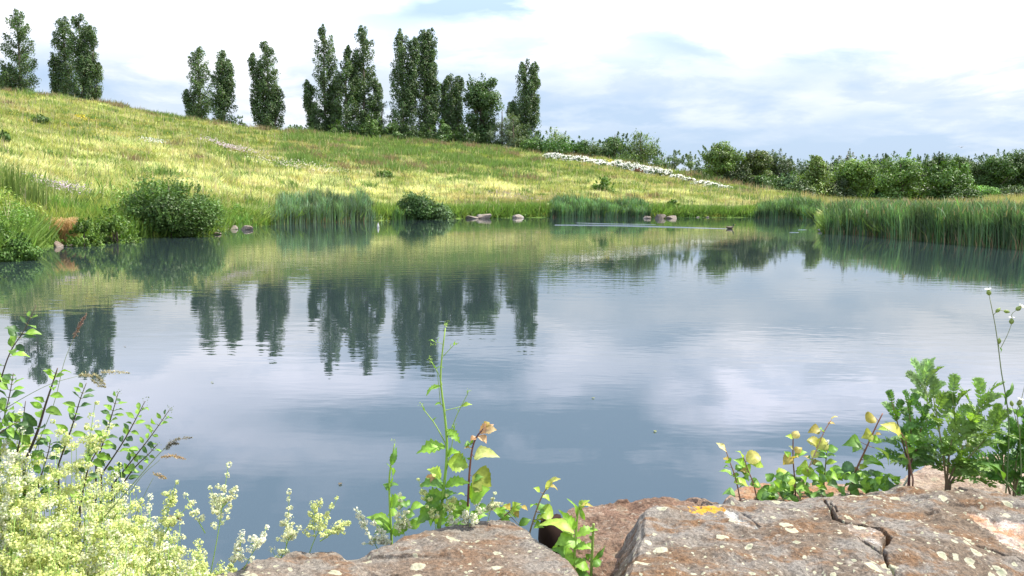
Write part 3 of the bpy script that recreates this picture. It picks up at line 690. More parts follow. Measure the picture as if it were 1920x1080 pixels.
# (px, top, base, width, Y, colour, shape, label)
D1, D2, D3, PG = (.070, .125, .032), (.10, .165, .036), (.130, .215, .045), (.16, .21, .10)
rows = [(1345, 274, 400, 74, 112, D3, 'round', 'first broad green tree where the hill sinks to the wood edge'),
        (1385, 296, 400, 56, 110, D1, 'low', 'dark lower tree right of the first broad one'),
        (1413, 290, 400, 50, 112, D2, 'round', 'narrow dark green tree between lower dark tree and grey domed tree'),
        (1452, 288, 400, 62, 150, (.062, .095, .04), 'round', 'distant grey green domed tree behind the narrow ones'),
        (1438, 318, 400, 50, 108, D1, 'low', 'dark bush below the distant domed tree'),
        (1478, 310, 400, 46, 108, PG, 'low', 'pale grey green willow left of the pointed maple'),
        (1526, 284, 404, 74, 104, D3, 'cone', 'pointed young tree with spiky leader at the hill foot'),
        (1500, 330, 404, 50, 102, D2, 'low', 'rounded bush under the left side of the pointed tree'),
        (1553, 312, 404, 40, 110, PG, 'round', 'thin pale tree right of the pointed one'),
        (1580, 292, 404, 36, 112, PG, 'round', 'slender greyish tree rising beside the yellow green maple'),
        (1603, 300, 404, 66, 104, D3, 'round', 'yellow green maple fourth from the pointed tree'),
        (1568, 326, 404, 50, 103, D1, 'low', 'dark bush left below the yellow green maple'),
        (1632, 302, 404, 44, 140, D1, 'round', 'far dark round tree behind the maples'),
        (1646, 318, 404, 44, 110, (.09, .13, .055), 'round', 'grey green bushy tree between the two maples'),
        (1682, 290, 408, 70, 96, D3, 'round', 'full green maple with a visible trunk above the bulrushes'),
        (1724, 300, 408, 46, 140, D1, 'round', 'far rounded oak right of the full maple'),
        (1755, 296, 408, 46, 142, D1, 'round', 'middle one of three far rounded oaks'),
        (1788, 298, 408, 52, 138, D2, 'round', 'third far rounded oak before the tall mass'),
        (1722, 328, 408, 58, 98, D2, 'low', 'green bush below the first far oak'),
        (1770, 308, 412, 72, 94, D3, 'round', 'light green leafy tree in front of the oaks'),
        (1800, 340, 412, 66, 92, D1, 'low', 'dark bush right below the light green tree'),
        (1832, 300, 410, 56, 118, D2, 'round', 'round shouldered tree at the start of the tall mass'),
        (1862, 290, 404, 62, 116, D2, 'round', 'tall tree with tufted top near the right edge'),
        (1905, 290, 402, 66, 116, (.06, .11, .025), 'round', 'tall tree cut by the right edge of the picture'),
        (1838, 340, 398, 60, 112, D3, 'low', 'sunny bush at the foot of the tall mass'),
        (1890, 340, 392, 70, 112, D1, 'low', 'dark undergrowth bush along the field by the right edge'),
        (1955, 286, 404, 80, 116, D2, 'round', 'tree just beyond the right edge'),
        (1700, 336, 404, 60, 112, D1, 'low', 'shaded bush behind the trunk of the full maple'),
        (1650, 346, 404, 70, 110, D1, 'low', 'shaded undergrowth between the maples'),
        (1540, 346, 404, 60, 112, D1, 'low', 'shaded bush behind the pointed tree'),
        (1470, 334, 400, 70, 114, D1, 'low', 'shaded bush behind the pale willow'),
        (1760, 344, 406, 70, 112, D1, 'low', 'shaded bush behind the light green tree')]
for i, (px, top, base, w, Y_, c, shp, lab) in enumerate(rows):
    nm = 'broadleaf_tree' if shp != 'low' else 'bush'
    tree(nm, px, top - 7 if shp == 'round' else top + 6, base, w * (1.12 if shp == 'round' else 1.2), Y_, lab, 'tree' if shp != 'low' else 'bush', tuple(np.array(c) * np.random.RandomState(i).uniform(.65, 1.25, 1) * np.random.RandomState(i + 50).uniform(.88, 1.12, 3)), 60 + i, 30 if shp != 'cone' else 42, 300, .26 if Y_ < 125 else .32, .65, 0, TL, .10 if shp != 'low' else .02, shp)

HTB = [(590, 226, 44), (662, 228, 46), (690, 232, 44), (752, 226, 46), (776, 234, 50), (806, 230, 44), (846, 240, 44), (888, 238, 46), (918, 240, 44), (984, 246, 40)]
for i, (px, top, w) in enumerate(HTB):
    tree('bush', px, top, 264, w, 132.5, 'dense green bush at the feet of the central hilltop poplars, %s from the left' % ['first', 'second', 'third', 'fourth', 'fifth', 'sixth', 'seventh', 'eighth', 'ninth', 'tenth'][i], 'bush', (.065, .115, .03), 200 + i, 16, 200, .26, .6, 0, 'bushes filling the feet of the hilltop poplars', .02, 'low')
FAR = [(1325, 304), (1368, 300), (1398, 306), (1432, 300), (1470, 304), (1500, 308), (1545, 306), (1568, 302), (1620, 306), (1662, 303), (1705, 306), (1740, 302), (1772, 304), (1815, 306), (1850, 300), (1885, 302), (1915, 300)]
for i, (px, top) in enumerate(FAR):
    tree('broadleaf_tree', px, top - 9 - 5 * (i % 3 == 0), 392, 62, 150 + (i * 5 % 7), 'dim far tree in the back row of the wood edge, %s from the left' % ['first', 'second', 'third', 'fourth', 'fifth', 'sixth', 'seventh', 'eighth', 'ninth', 'tenth', 'eleventh', 'twelfth', 'thirteenth', 'fourteenth', 'fifteenth', 'sixteenth', 'last'][i], 'tree', (.062, .108, .034), 230 + i, 26, 150, .34, .65, 0, 'back row of the wood edge', .04, 'round')

# bushes by the water and on the slope
def shore_bush(name, px, top, base, w, label, col, seed, lobes, per, leaf, group=None, asp=.5):
    q = onz(px, base, 0.15); return tree(name, px, top, base, w, q[1] + (w / FPX * q[1]) * .3, label, 'bush', col, seed, lobes, per, leaf, asp, 0, group, .0, 'low', Dp=.7)
shore_bush('bush', 320, 325, 440, 172, 'big rounded willow bush hanging over the water at the left', (.088, .160, .032), 120, 95, 330, .13)
shore_bush('bush', 782, 350, 409, 74, 'round dark bush at the middle of the far shore', (.072, .140, .034), 121, 70, 230, .16)
shore_bush('bush', 822, 374, 409, 46, 'low grey green bush on the right of the round dark one', (.11, .18, .065), 125, 30, 160, .16)
shore_bush('bush', 5, 424, 482, 104, 'leafy bush dipping into the water at the left edge', (.085, .165, .030), 122, 40, 380, .10)
shore_bush('bush', 215, 385, 450, 90, 'low sprawling bush left of the big willow bush', (.12, .20, .035), 123, 22, 240, .12)
shore_bush('bush', 160, 405, 455, 70, 'low green bush behind the tawny grass tussock', (.125, .21, .035), 124, 18, 240, .12)
def slope_bush(px, top, base, w, Y, label, col, seed, lobes=16, per=150, leaf=.2):
    d = raydir(px, base); ts = np.linspace(15, 140, 2500); pts = CAM + d[None] * (ts / d[1])[:, None]; hit = H(pts[:, 0], pts[:, 1]) > pts[:, 2]
    if hit.any(): Y = float(pts[np.argmax(hit), 1]) + .3
    return tree('bush', px, top, base, w, Y, label, 'bush', col, seed, lobes, per, leaf, .6, 0, None, .02, 'low')
slope_bush(1133, 328, 364, 42, 85, 'small bright green bush alone on the slope above the reeds', (.12, .21, .03), 130)
slope_bush(78, 213, 236, 34, 108, 'small dark bush alone high on the left slope', (.09, .15, .035), 131)
slope_bush(0, 244, 270, 34, 96, 'dark bush on the slope cut by the left edge', (.08, .15, .03), 132)
slope_bush(720, 318, 338, 36, 92, 'low green clump in the pale grass above the round bush', (.12, .20, .035), 133)
slope_bush(1262, 372, 396, 26, 74, 'little green clump above the grey boulder pair', (.13, .22, .04), 134)
slope_bush(1197, 312, 328, 16, 108, 'reddish brown dock clump below the ridge blossom', (.20, .07, .03), 135, 8, 80)

# white flowering shrubs down the ridge
fl = [(1040, 278, 34, 119), (1065, 282, 40, 118), (1090, 286, 40, 117), (1112, 292, 40, 116), (1130, 298, 34, 115), (1158, 292, 30, 115), (1180, 296, 36, 114), (1205, 300, 36, 112), (1228, 306, 30, 111),
      (1243, 308, 30, 110), (1268, 314, 28, 108), (1290, 320, 28, 107), (1315, 324, 28, 105), (1338, 330, 26, 103), (1360, 336, 24, 102)]
orde = ['first', 'second', 'third', 'fourth', 'fifth', 'sixth', 'seventh', 'eighth', 'ninth', 'tenth', 'eleventh', 'twelfth', 'thirteenth', 'fourteenth', 'last']
for i, (px, top, w, Y_) in enumerate(fl):
    r = np.random.RandomState(900 + i); b = at(px, top + 16, Y_); gz = float(H(b[0], b[1])); t = at(px, top, Y_); p0 = np.array([b[0], b[1], gz - .05]); Ht = max((t[2] - gz) * .72, .55) * (1 - .3 * (i > 9)); W = w / FPX * Y_ / 2 * r.uniform(.8, 1.15)
    o = thing('flowering_shrub', p0, 'shrub smothered in white blossom on the ridge, %s from the left' % orde[i], 'shrub', 'white flowering shrubs down the ridge')
    fo = MB(); bl = MB(); n = 900
    dv = norm(r.normal(0, 1, (n, 3))); dv[:, 2] = np.abs(dv[:, 2]); lump = .75 + .5 * fbm(dv[:, 0] * 2 + i, dv[:, 1] * 2, dv[:, 2] * 2, seed=i)
    C = p0 + dv * np.array([W * 1.5, W * .8, Ht * .8]) * (lump * r.uniform(.5, 1, n) ** .3)[:, None]
    cards(fo, C, dv, .24, .6, jit((.10, .165, .05), n, .3, r), r)
    n = 850; dv = norm(r.normal(0, 1, (n, 3)) + [0, -.3, .6]); dv[:, 2] = np.abs(dv[:, 2]); k = fbm(dv[:, 0] * 6 + i, dv[:, 1] * 6, dv[:, 2] * 6, seed=50 + i, octs=2) + dv[:, 2] * .15 > (.57 if i < 9 else .60); dv = dv[k]; n = len(dv)
    lump = .75 + .5 * fbm(dv[:, 0] * 2 + i, dv[:, 1] * 2, dv[:, 2] * 2, seed=i)
    C = p0 + dv * np.array([W * 1.5, W * .8, Ht * .85]) * (lump * r.uniform(.9, 1.15, n))[:, None]
    cards(bl, C, dv + [0, -.3, .5], .17 * r.uniform(.6, 1.2, n), .9, jit((.86, .85, .76), n, .08, r, .03), r, spread=.3)
    fo.build('foliage', M_tree, o); bl.build('blossom', M_petal, o)

# wildflower drifts on the slope
def drift(px, py, w, h, n, col, label, seed, size=.10):
    r = np.random.RandomState(700 + seed); mb = MB(); P_ = []
    a0 = (px - 960) / FPX
    # find the ground point under the pixel
    d = raydir(px, py); ts = np.linspace(15, 140, 1400); pts = CAM + d[None] * (ts / d[1])[:, None]; hit = np.argmax(H(pts[:, 0], pts[:, 1]) > pts[:, 2]); c = pts[hit]
    sx = w / FPX * c[1] / 2; sy = h / FPX * c[1] / 2 * 4
    x = c[0] + r.normal(0, sx * .6, n); y = c[1] + r.normal(0, sy * .6, n); z = H(x, y) + r.uniform(.45, .85, n)
    cards(mb, np.stack([x, y, z], -1), np.tile([0, -.4, 1.0], (n, 1)), size * (.5 + c[1] / 90) * r.uniform(.7, 1.3, n), .8, jit(col, n, .15, r, .06), r)
    tag(mb.build('wildflowers', M_petal), label, 'wildflowers', kind='stuff')
drift(118, 372, 70, 22, 420, (.55, .44, .48), 'pale pink wildflowers on the bank above the tawny tussock', 1, .09)
drift(430, 285, 90, 18, 500, (.55, .45, .45), 'faint pink flowers across the middle of the slope', 2)
drift(130, 182, 50, 8, 260, (.62, .52, .04), 'yellow flowers along the crest under the left poplars', 3)
drift(155, 230, 24, 6, 80, (.66, .52, .03), 'little yellow flower patch below the left poplar pair', 4)
drift(965, 380, 110, 8, 260, (.50, .38, .36), 'brownish pink seed heads above the far shore stones', 5, .07)
drift(1150, 312, 30, 10, 120, (.55, .48, .05), 'yellow flowers below the ridge blossom', 6)
drift(285, 275, 40, 8, 160, (.70, .70, .62), 'white flowers scattered over the left slope', 7)
drift(560, 320, 160, 22, 420, (.60, .55, .42), 'cream flower heads over the pale grass', 8)
drift(180, 255, 300, 60, 260, (.55, .46, .05), 'scattered yellow flowers over the left slope', 9, .08)

# tawny tussock and yellow tuft at the water
def tussock(px, py, Y, h, n, col, label, seed, spread=.3, lean=1.0):
    r = np.random.RandomState(750 + seed); mb = MB(); p = at(px, py, Y); p[2] = max(float(H(p[0], p[1])), 0.0)
    off = r.normal(0, spread * .35, (n, 2)); B = np.stack([p[0] + off[:, 0], p[1] + off[:, 1], np.full(n, p[2])], -1)
    th = np.arctan2(off[:, 1], off[:, 0]) + r.normal(0, .4, n); k = 6; u = np.linspace(0, 1, k)
    hh = h * r.uniform(.6, 1.05, n); ll = lean * h * r.uniform(.3, 1, n)
    for i in range(n):
        d = np.array([cos(th[i]), sin(th[i])]); pth = np.stack([B[i, 0] + d[0] * ll[i] * u ** 1.5, B[i, 1] + d[1] * ll[i] * u ** 1.5, B[i, 2] + hh[i] * (np.sin(u * 2.0) / .91)], -1)
        s = np.array([-d[1], d[0], 0]) * .008 * (0.6 + Y / 40); V = np.concatenate([pth - s * (1 - u * .8)[:, None], pth + s * (1 - u * .8)[:, None]])
        q = np.arange(k - 1); mb.add(V, np.stack([q, q + 1, q + k + 1, q + k], -1), np.array(col) * r.uniform(.7, 1.2))
    tag(mb.build('grass_tussock', M_grass, origin=p), label, 'grass tussock')
q_ = onz(116, 452, .0)[1]
tussock(122, 459, float(shore_d((122 - 960) / FPX)) - .15, .95, 1100, (.50, .33, .15), 'drooping tawny grass tussock behind the pink boulder', 1, .45)
tussock(213, 448, onz(213, 448, 0)[1] + .1, .6, 260, (.42, .40, .08), 'yellow green sedge tuft at the water left of the big bush', 2, .16)
for i, (px, h, c, lab) in enumerate([(60, 1.3, (.17, .24, .06), 'tall weed stand on the left bank'), (25, 1.5, (.15, .22, .05), 'tallest weed stand by the left edge on the bank')]):
    tussock(px, 400, onz(px, 470, 0)[1] + 6, h, 260, c, lab, 5 + i, 1.2, .25)

# ------------------------------------------------------------------ stones
import bmesh
M_stone = mat_rock('shore_stone', (.25, .21, .17), (.22, .205, .18), (.17, .14, .11), lichen=0, scale=.35, bumpd=.006)
def boulder(px, py, w, h, label, seed, tint=(1, 1, 1), name='boulder', group='stones at the water line', yoff=.25):
    r = np.random.RandomState(1000 + seed); q = onz(px, py, 0.0); Y_ = q[1] + yoff; W = w / FPX * Y_ / 2; Hh = h / FPX * Y_
    bm = bmesh.new(); bmesh.ops.create_icosphere(bm, subdivisions=4, radius=1.0)
    V = np.array([v.co[:] for v in bm.verts]); F = np.array([[v.index for v in f.verts] for f in bm.faces]); bm.free()
    # a few cutting planes give flat broken faces
    for k in range(12):
        nv = norm(r.normal(0, 1, 3) + [0, 0, .2]); d = r.uniform(.42, .78); dist = V @ nv - d; V = V - np.maximum(dist, 0)[:, None] * nv
    V *= (1 + .16 * (fbm(V[:, 0] * 2 + seed, V[:, 1] * 2, V[:, 2] * 2, seed=seed) - .5))[:, None]
    V[:, 2] += .25; V *= [W / 1.05, W * .7 / .9, Hh / 1.15 * .62]
    o = MB(); o.add(V + [q[0], Y_, 0], F, np.mean(tint) * .6 + np.array(tint) * .3); tag(o.build(name, M_stone, origin=(q[0], Y_, 0)), label, 'boulder', group)
boulder(101, 463, 30, 17, 'pinkish rounded boulder at the water by the tawny tussock', 1, (1.5, 1.15, 1.0))
boulder(122, 463, 18, 8, 'small dark stone touching the pink boulder', 2, (.8, .8, .8))
boulder(458, 431, 30, 12, 'flat pinkish stone right one of the pair beside the big bush', 3, (1.3, 1.1, 1))
boulder(436, 430, 28, 11, 'flat grey stone left one of the pair beside the big bush', 4, (1.1, 1.05, 1))
boulder(400, 440, 30, 11, 'brown stone in the shade under the right side of the big bush', 5, (.9, .75, .65))
boulder(905, 410, 36, 20, 'pointed pale boulder on the far shore', 6, (1.35, 1.2, 1.1))
boulder(885, 410, 30, 10, 'low grey boulder leaning on the pointed one', 7, (1.1, 1.05, 1))
boulder(930, 408, 9, 4, 'pebble sized stone right of the pointed boulder', 8, (1.2, 1.1, 1))
boulder(970, 409, 26, 12, 'slanted pale slab of stone between pointed boulder and reeds', 9, (1.3, 1.25, 1.2))
boulder(1010, 407, 10, 5, 'little stone at the left end of the deep green reeds', 10, (1.1, 1, 1))
boulder(1214, 410, 15, 11, 'small pale stone just right of the deep green reeds', 11, (1.4, 1.2, 1.1))
boulder(1238, 410, 28, 17, 'dark domed boulder with a shaded face right of the reeds', 12, (.75, .65, .55))
boulder(1260, 410, 28, 13, 'pale sloping boulder leaning on the dark one', 13, (1.3, 1.15, 1.05))
boulder(1310, 408, 7, 4, 'tiny white stone on the far shore, left of two', 14, (1.8, 1.7, 1.6))
boulder(1328, 408, 8, 4, 'tiny grey stone on the far shore, right of two', 15, (1.3, 1.2, 1.2))
boulder(1394, 408, 7, 3, 'tiny white stone near the rounded reed stand', 16, (1.9, 1.8, 1.7))

# foreground rocks: outline (px, py, distance) with its own height; top surface swells between
def slab(name, outline, center, label, mat, seed, rough=.035, drop=.9, cracks=(), nr=150, na=640, flare=.05, tint=(1, 1, 1), patches=(), bulge=.05, step=.008):
    pts = np.array([at(*p) if p[3:] == () else p[:3] for p in outline]) if not isinstance(outline, np.ndarray) else outline
    c = at(*center); k = len(pts); loop = np.vstack([pts, pts[:1]])
    d = np.concatenate([[0], np.cumsum(np.linalg.norm(np.diff(loop[:, :2], axis=0), axis=1))]); t = np.linspace(0, d[-1], na, endpoint=False)
    B = np.stack([np.interp(t, d, loop[:, j]) for j in range(3)], -1)
    # roughened outline
    nz = fbm(B[:, 0] * 5, B[:, 1] * 5, seed=seed, octs=5) - .5; out = norm((B - c) * [1, 1, 0]); B = B + out * (nz * .07)[:, None]
    B[:, 2] += (fbm(B[:, 0] * 6, B[:, 1] * 6, seed=seed + 3, octs=4) - .5) * .02
    rr = np.linspace(0, 1, nr)[:, None, None] ** .85
    T = c + (B[None] - c) * rr; q = rr[..., 0]
    T[..., 2] = c[2] + (B[None, :, 2] - c[2]) * q ** 1.5 + bulge * (1 - q ** 2) - .016 * sstep(.965, 1.0, q)
    x, y = T[..., 0], T[..., 1]
    big = fbm(x * 3.1, y * 3.1, seed=seed + 5, octs=3) - .5; fine = fbm(x * 14, y * 14, seed=seed + 6, octs=5, gain=.55) - .5
    terr = fbm(x * 2.3 + .4 * y, y * 4.5, seed=seed + 8, octs=4) * 7; terrz = (np.floor(terr) + sstep(.0, .16, terr - np.floor(terr))) * step
    T[..., 2] += big * rough * 2 + fine * rough * 1.35 + (terrz - np.mean(terrz)) * sstep(.42, .60, fbm(x * 2.2, y * 2.2, seed=seed + 12, octs=3)) * 1.6
    col = np.tile(np.array(tint, float), x.shape + (1,))
    for cp, wd, dp in cracks:
        P_ = np.array([at(*v)[:2] for v in cp]); dist = np.full(x.shape, 9.0)
        wob = (fbm(x * 40, y * 40, seed=3, octs=3) - .5) * .012
        for i in range(len(P_) - 1):
            a, b = P_[i], P_[i + 1]; ab = b - a; tt = np.clip(((x - a[0]) * ab[0] + (y - a[1]) * ab[1]) / (ab @ ab), 0, 1)
            dist = np.minimum(dist, np.hypot(x - a[0] - tt * ab[0], y - a[1] - tt * ab[1]))
        g = np.exp(-(np.maximum(dist + wob * .8, 0) / (wd * .62)) ** 4); T[..., 2] -= g * dp
    for poly, c2 in patches:
        P_ = np.array([at(*v)[:2] for v in poly]); xx = x + (fbm(x * 25, y * 25, seed=8) - .5) * .05; yy = y + (fbm(x * 25, y * 25, seed=18) - .5) * .05
        ins = np.zeros(x.shape, bool); n_ = len(P_)
        for i in range(n_):
            a, b = P_[i], P_[(i + 1) % n_]; cond = ((a[1] > yy) != (b[1] > yy)) & (xx < (b[0] - a[0]) * (yy - a[1]) / (b[1] - a[1] + 1e-12) + a[0]); ins ^= cond
        col[ins] = c2; T[..., 2] -= ins * .006
    # sides
    ns = 46; sd = []; sc = []
    for i in range(1, ns + 1):
        f = i / ns; E = T[-1].copy(); E[:, 2] -= drop * f
        nn = fbm(E[:, 0] * 6, E[:, 1] * 6, E[:, 2] * 7, seed=seed + 11, octs=5, gain=.6) - .5
        E += out * (nn * .13 * min(1, f * 6) + .03 * min(1, f * 10) + flare * f * (1 + 1.5 * nn))[:, None]; sd.append(E); sc.append(np.tile(np.array(tint, float), (na, 1)))
    V = np.concatenate([T.reshape(-1, 3), np.array(sd).reshape(-1, 3)]); Cc = np.concatenate([col.reshape(-1, 3), np.array(sc).reshape(-1, 3)])
    tot = nr + ns; i = np.arange(tot - 1)[:, None] * na; j = np.arange(na)[None]; j2 = (j + 1) % na
    F = np.stack([i + j, i + na + j, i + na + j2, i + j2], -1).reshape(-1, 4)
    mb = MB(); mb.add(V, F, Cc); org = np.array([c[0], c[1], c[2] - drop])
    o = mb.build(name, mat, origin=org, smooth=True); tag(o, label, 'boulder', 'rocks of the near bank'); return o
orgA = at(1520, 1060, 2.25) - [0, 0, .9]
M_rockA = mat_rock('lichen_sandstone', (.125, .092, .062), (.175, .155, .128), (.145, .082, .040), 1.0, 1.0, orange=tuple(at(1322, 975, 2.55) - orgA) + (.045,))
M_rockB = mat_rock('brown_sandstone', (.140, .102, .070), (.172, .150, .122), (.145, .088, .050), .85, 1.0)
M_rockC = mat_rock('red_sandstone', (.150, .088, .055), (.180, .130, .090), (.115, .068, .042), .15, 1.0)
slab('boulder', [(1172, 1075, 2.02), (1182, 1010, 2.3), (1196, 968, 2.5), (1240, 958, 2.58), (1330, 948, 2.66), (1400, 940, 2.72), (1500, 945, 2.70), (1580, 930, 2.78), (1690, 908, 2.88), (1780, 916, 2.84), (1860, 914, 2.86),
                 (1960, 925, 2.84), (2150, 960, 2.75), (2250, 1080, 2.3), (2250, 1400, 1.6), (1800, 1500, 1.45), (1300, 1400, 1.5), (1160, 1230, 1.68)],
     (1520, 1060, 2.25), 'broad lichen spotted slab of rock with long cracks at bottom right', M_rockA, 1,
     cracks=[([(1545, 955, 2.68), (1558, 980, 2.55), (1566, 1002, 2.45), (1600, 1012, 2.4), (1640, 1022, 2.36), (1665, 1040, 2.3), (1650, 1062, 2.22), (1672, 1085, 2.14), (1700, 1130, 2.0)], .0075, .07),
             ([(1556, 957, 2.66), (1568, 985, 2.53)], .005, .04), ([(1372, 980, 2.55), (1400, 992, 2.5), (1424, 1010, 2.42)], .0045, .03),
             ([(1610, 1045, 2.28), (1650, 1068, 2.2)], .005, .035), ([(1780, 930, 2.78), (1830, 945, 2.7)], .004, .015), ([(1790, 1030, 2.32), (1860, 1033, 2.32), (1920, 1045, 2.28)], .005, .02)],
     patches=[([(1574, 1010, 2.42), (1640, 1022, 2.36), (1664, 1040, 2.3), (1648, 1055, 2.25), (1590, 1042, 2.3)], (1.7, 1.85, 2.1)), ([(1360, 978, 2.56), (1424, 1012, 2.42), (1390, 1012, 2.42), (1356, 994, 2.5)], (1.8, 2.0, 2.2)),
              ([(1800, 968, 2.58), (1930, 985, 2.5), (1930, 1030, 2.34), (1880, 1020, 2.38), (1840, 990, 2.48)], (2.3, 2.2, 2.3))], nr=300, na=1100, flare=.24)
slab('boulder', [(380, 1150, 1.75), (400, 1082, 1.98), (480, 1052, 2.12), (580, 1034, 2.2), (650, 1046, 2.22), (700, 1030, 2.26), (760, 1006, 2.34), (840, 986, 2.42), (900, 974, 2.46), (950, 982, 2.44), (990, 992, 2.40), (1025, 1022, 2.30), (1060, 1050, 2.18),
                 (1110, 1110, 1.98), (1120, 1300, 1.62), (900, 1450, 1.42), (600, 1420, 1.45), (400, 1300, 1.55)],
     (790, 1120, 1.98), 'rounded brown rock at bottom centre with seedlings behind it', M_rockB, 21, bulge=.015, rough=.026, nr=220, na=900)
slab('boulder', [(1012, 1010, 2.62), (1028, 985, 2.70), (1060, 952, 2.84), (1100, 937, 2.92), (1180, 942, 2.92), (1250, 933, 2.95), (1330, 928, 2.98), (1365, 945, 2.95), (1380, 985, 2.75), (1250, 1040, 2.5), (1150, 1090, 2.35), (1060, 1075, 2.38)],
     (1190, 985, 2.72), 'reddish brown rock between the two lichened rocks', M_rockC, 31, bulge=.01, rough=.036, nr=150, na=640)
slab('boulder', [(1350, 935, 3.0), (1380, 918, 3.1), (1430, 908, 3.15), (1490, 905, 3.2), (1560, 905, 3.2), (1620, 912, 3.15), (1640, 940, 2.95), (1500, 960, 2.9), (1380, 955, 2.9)],
     (1490, 930, 3.05), 'small orange tinted rock half hidden under the poplar seedlings', mat_rock('ochre_rock', (.26, .15, .08), (.25, .19, .15), (.24, .11, .045), .2), 41, bulge=.01, rough=.012, nr=60, na=300)
slab('boulder', [(1650, 925, 3.0), (1700, 893, 3.2), (1745, 875, 3.3), (1800, 862, 3.4), (1870, 850, 3.45), (1960, 858, 3.45), (2080, 900, 3.3), (2050, 960, 2.95), (1850, 960, 2.95), (1700, 950, 2.95)],
     (1840, 910, 3.15), 'beige rock behind the ferny plants at the right edge', mat_rock('beige_rock', (.26, .19, .13), (.29, .23, .18), (.20, .14, .10), .4), 51, bulge=.01, rough=.02, nr=80, na=400)

# dark stump between the rocks
def stump():
    p = at(1042, 1000, 2.5); mb = MB(); b = p + [0, 0, -.25]; mbp = curve([b, p + [-.01, 0, -.02], p + [-.015, .01, .05]], 8)
    tube(mb, mbp, [.05, .045, .03], (.035, .02, .015), 9)
    V = mb.V[0]; V += norm(V - p) * ((fbm(V[:, 0] * 40, V[:, 1] * 40, V[:, 2] * 15, seed=2) - .5) * .03)[:, None]
    tag(mb.build('tree_stump', M_bark, origin=b), 'charred dark stump between the brown rock and the reddish rock', 'stump')
stump()

# ------------------------------------------------------------------ foreground plants
PROF = {'ovate': ([0, .06, .2, .4, .6, .8, .93, 1], [.06, .35, .85, 1, .86, .5, .2, 0]),
        'delta': ([0, .05, .16, .3, .5, .72, .9, 1], [.10, .55, .95, 1, .76, .40, .12, 0]),
        'lance': ([0, .1, .3, .5, .75, 1], [.2, .55, .95, 1, .55, 0]),
        'round': ([0, .08, .3, .55, .8, .95, 1], [.1, .6, .98, 1, .72, .3, 0])}
TOCAM = np.array([0, -1.0, 0.0])
def leaf(mb, base, tip, w, col, prof='ovate', n=None, fold=.18, droop=.18, teeth=0.0, nseg=12, r=rs, edge=None, wave=.05):
    base = np.asarray(base, float); tip = np.asarray(tip, float); L = np.linalg.norm(tip - base); d = (tip - base) / L
    if n is None: n = np.array([r.normal(0, .35), -.55 + r.normal(0, .3), .85])
    side = norm(np.cross(d, n)); n = np.cross(side, d)
    t = np.linspace(0, 1, nseg + 1); hw = np.interp(t, *PROF[prof]) * w / 2
    zig = np.where(np.arange(nseg + 1) % 2 == 1, 1.0, 1 - teeth); hw = hw * zig
    c = base + d * (L * t)[:, None] + n * ((np.sin(pi * t) * droop * L)[:, None]) 
    wv = np.sin(t * 9 + r.uniform(0, 6)) * wave * L
    fwd = d * (teeth * w * .25)
    l = c - side * hw[:, None] + n * (hw * fold * 2 + wv * np.sin(pi * t))[:, None] - fwd * (1 - zig)[:, None]
    rr = c + side * hw[:, None] + n * (hw * fold * 2 - wv * np.sin(pi * t))[:, None] - fwd * (1 - zig)[:, None]
    V = np.concatenate([l, c, rr]); q = np.arange(nseg); k = nseg + 1
    F = np.concatenate([np.stack([q, q + 1, q + k + 1, q + k], -1), np.stack([q + k, q + k + 1, q + 2 * k + 1, q + 2 * k], -1)])
    col = np.asarray(col, float); e = col if edge is None else np.asarray(edge, float)
    C = np.concatenate([np.tile(e, (k, 1)), np.tile(np.clip(col * 1.3 + .02, 0, 1), (k, 1)), np.tile(e, (k, 1))]) * r.uniform(.85, 1.15)
    mb.add(V, F, C)
def pxl(p, Y): return at(p[0], p[1], Y)
def leafpx(mb, a, b, w, Y, col, prof='delta', r=rs, teeth=.12, **k):
    dz = r.uniform(-.5, .5) * math.hypot(b[0] - a[0], b[1] - a[1]) / FPX * Y
    leaf(mb, pxl(a, Y), pxl(b, Y + dz), w / FPX * Y * 1.38, col, prof, teeth=teeth, r=r, **k)
def pxcurve(pts, Y, n=14, ys=None):
    return curve([at(p[0], p[1], Y + (p[2] if len(p) > 2 else 0)) for p in pts], n)
G1, G2, G3 = (.20, .36, .035), (.11, .23, .03), (.30, .42, .05)      # fresh, dark, yellow green leaf
BRZ, PNK = (.36, .27, .06), (.48, .26, .12)

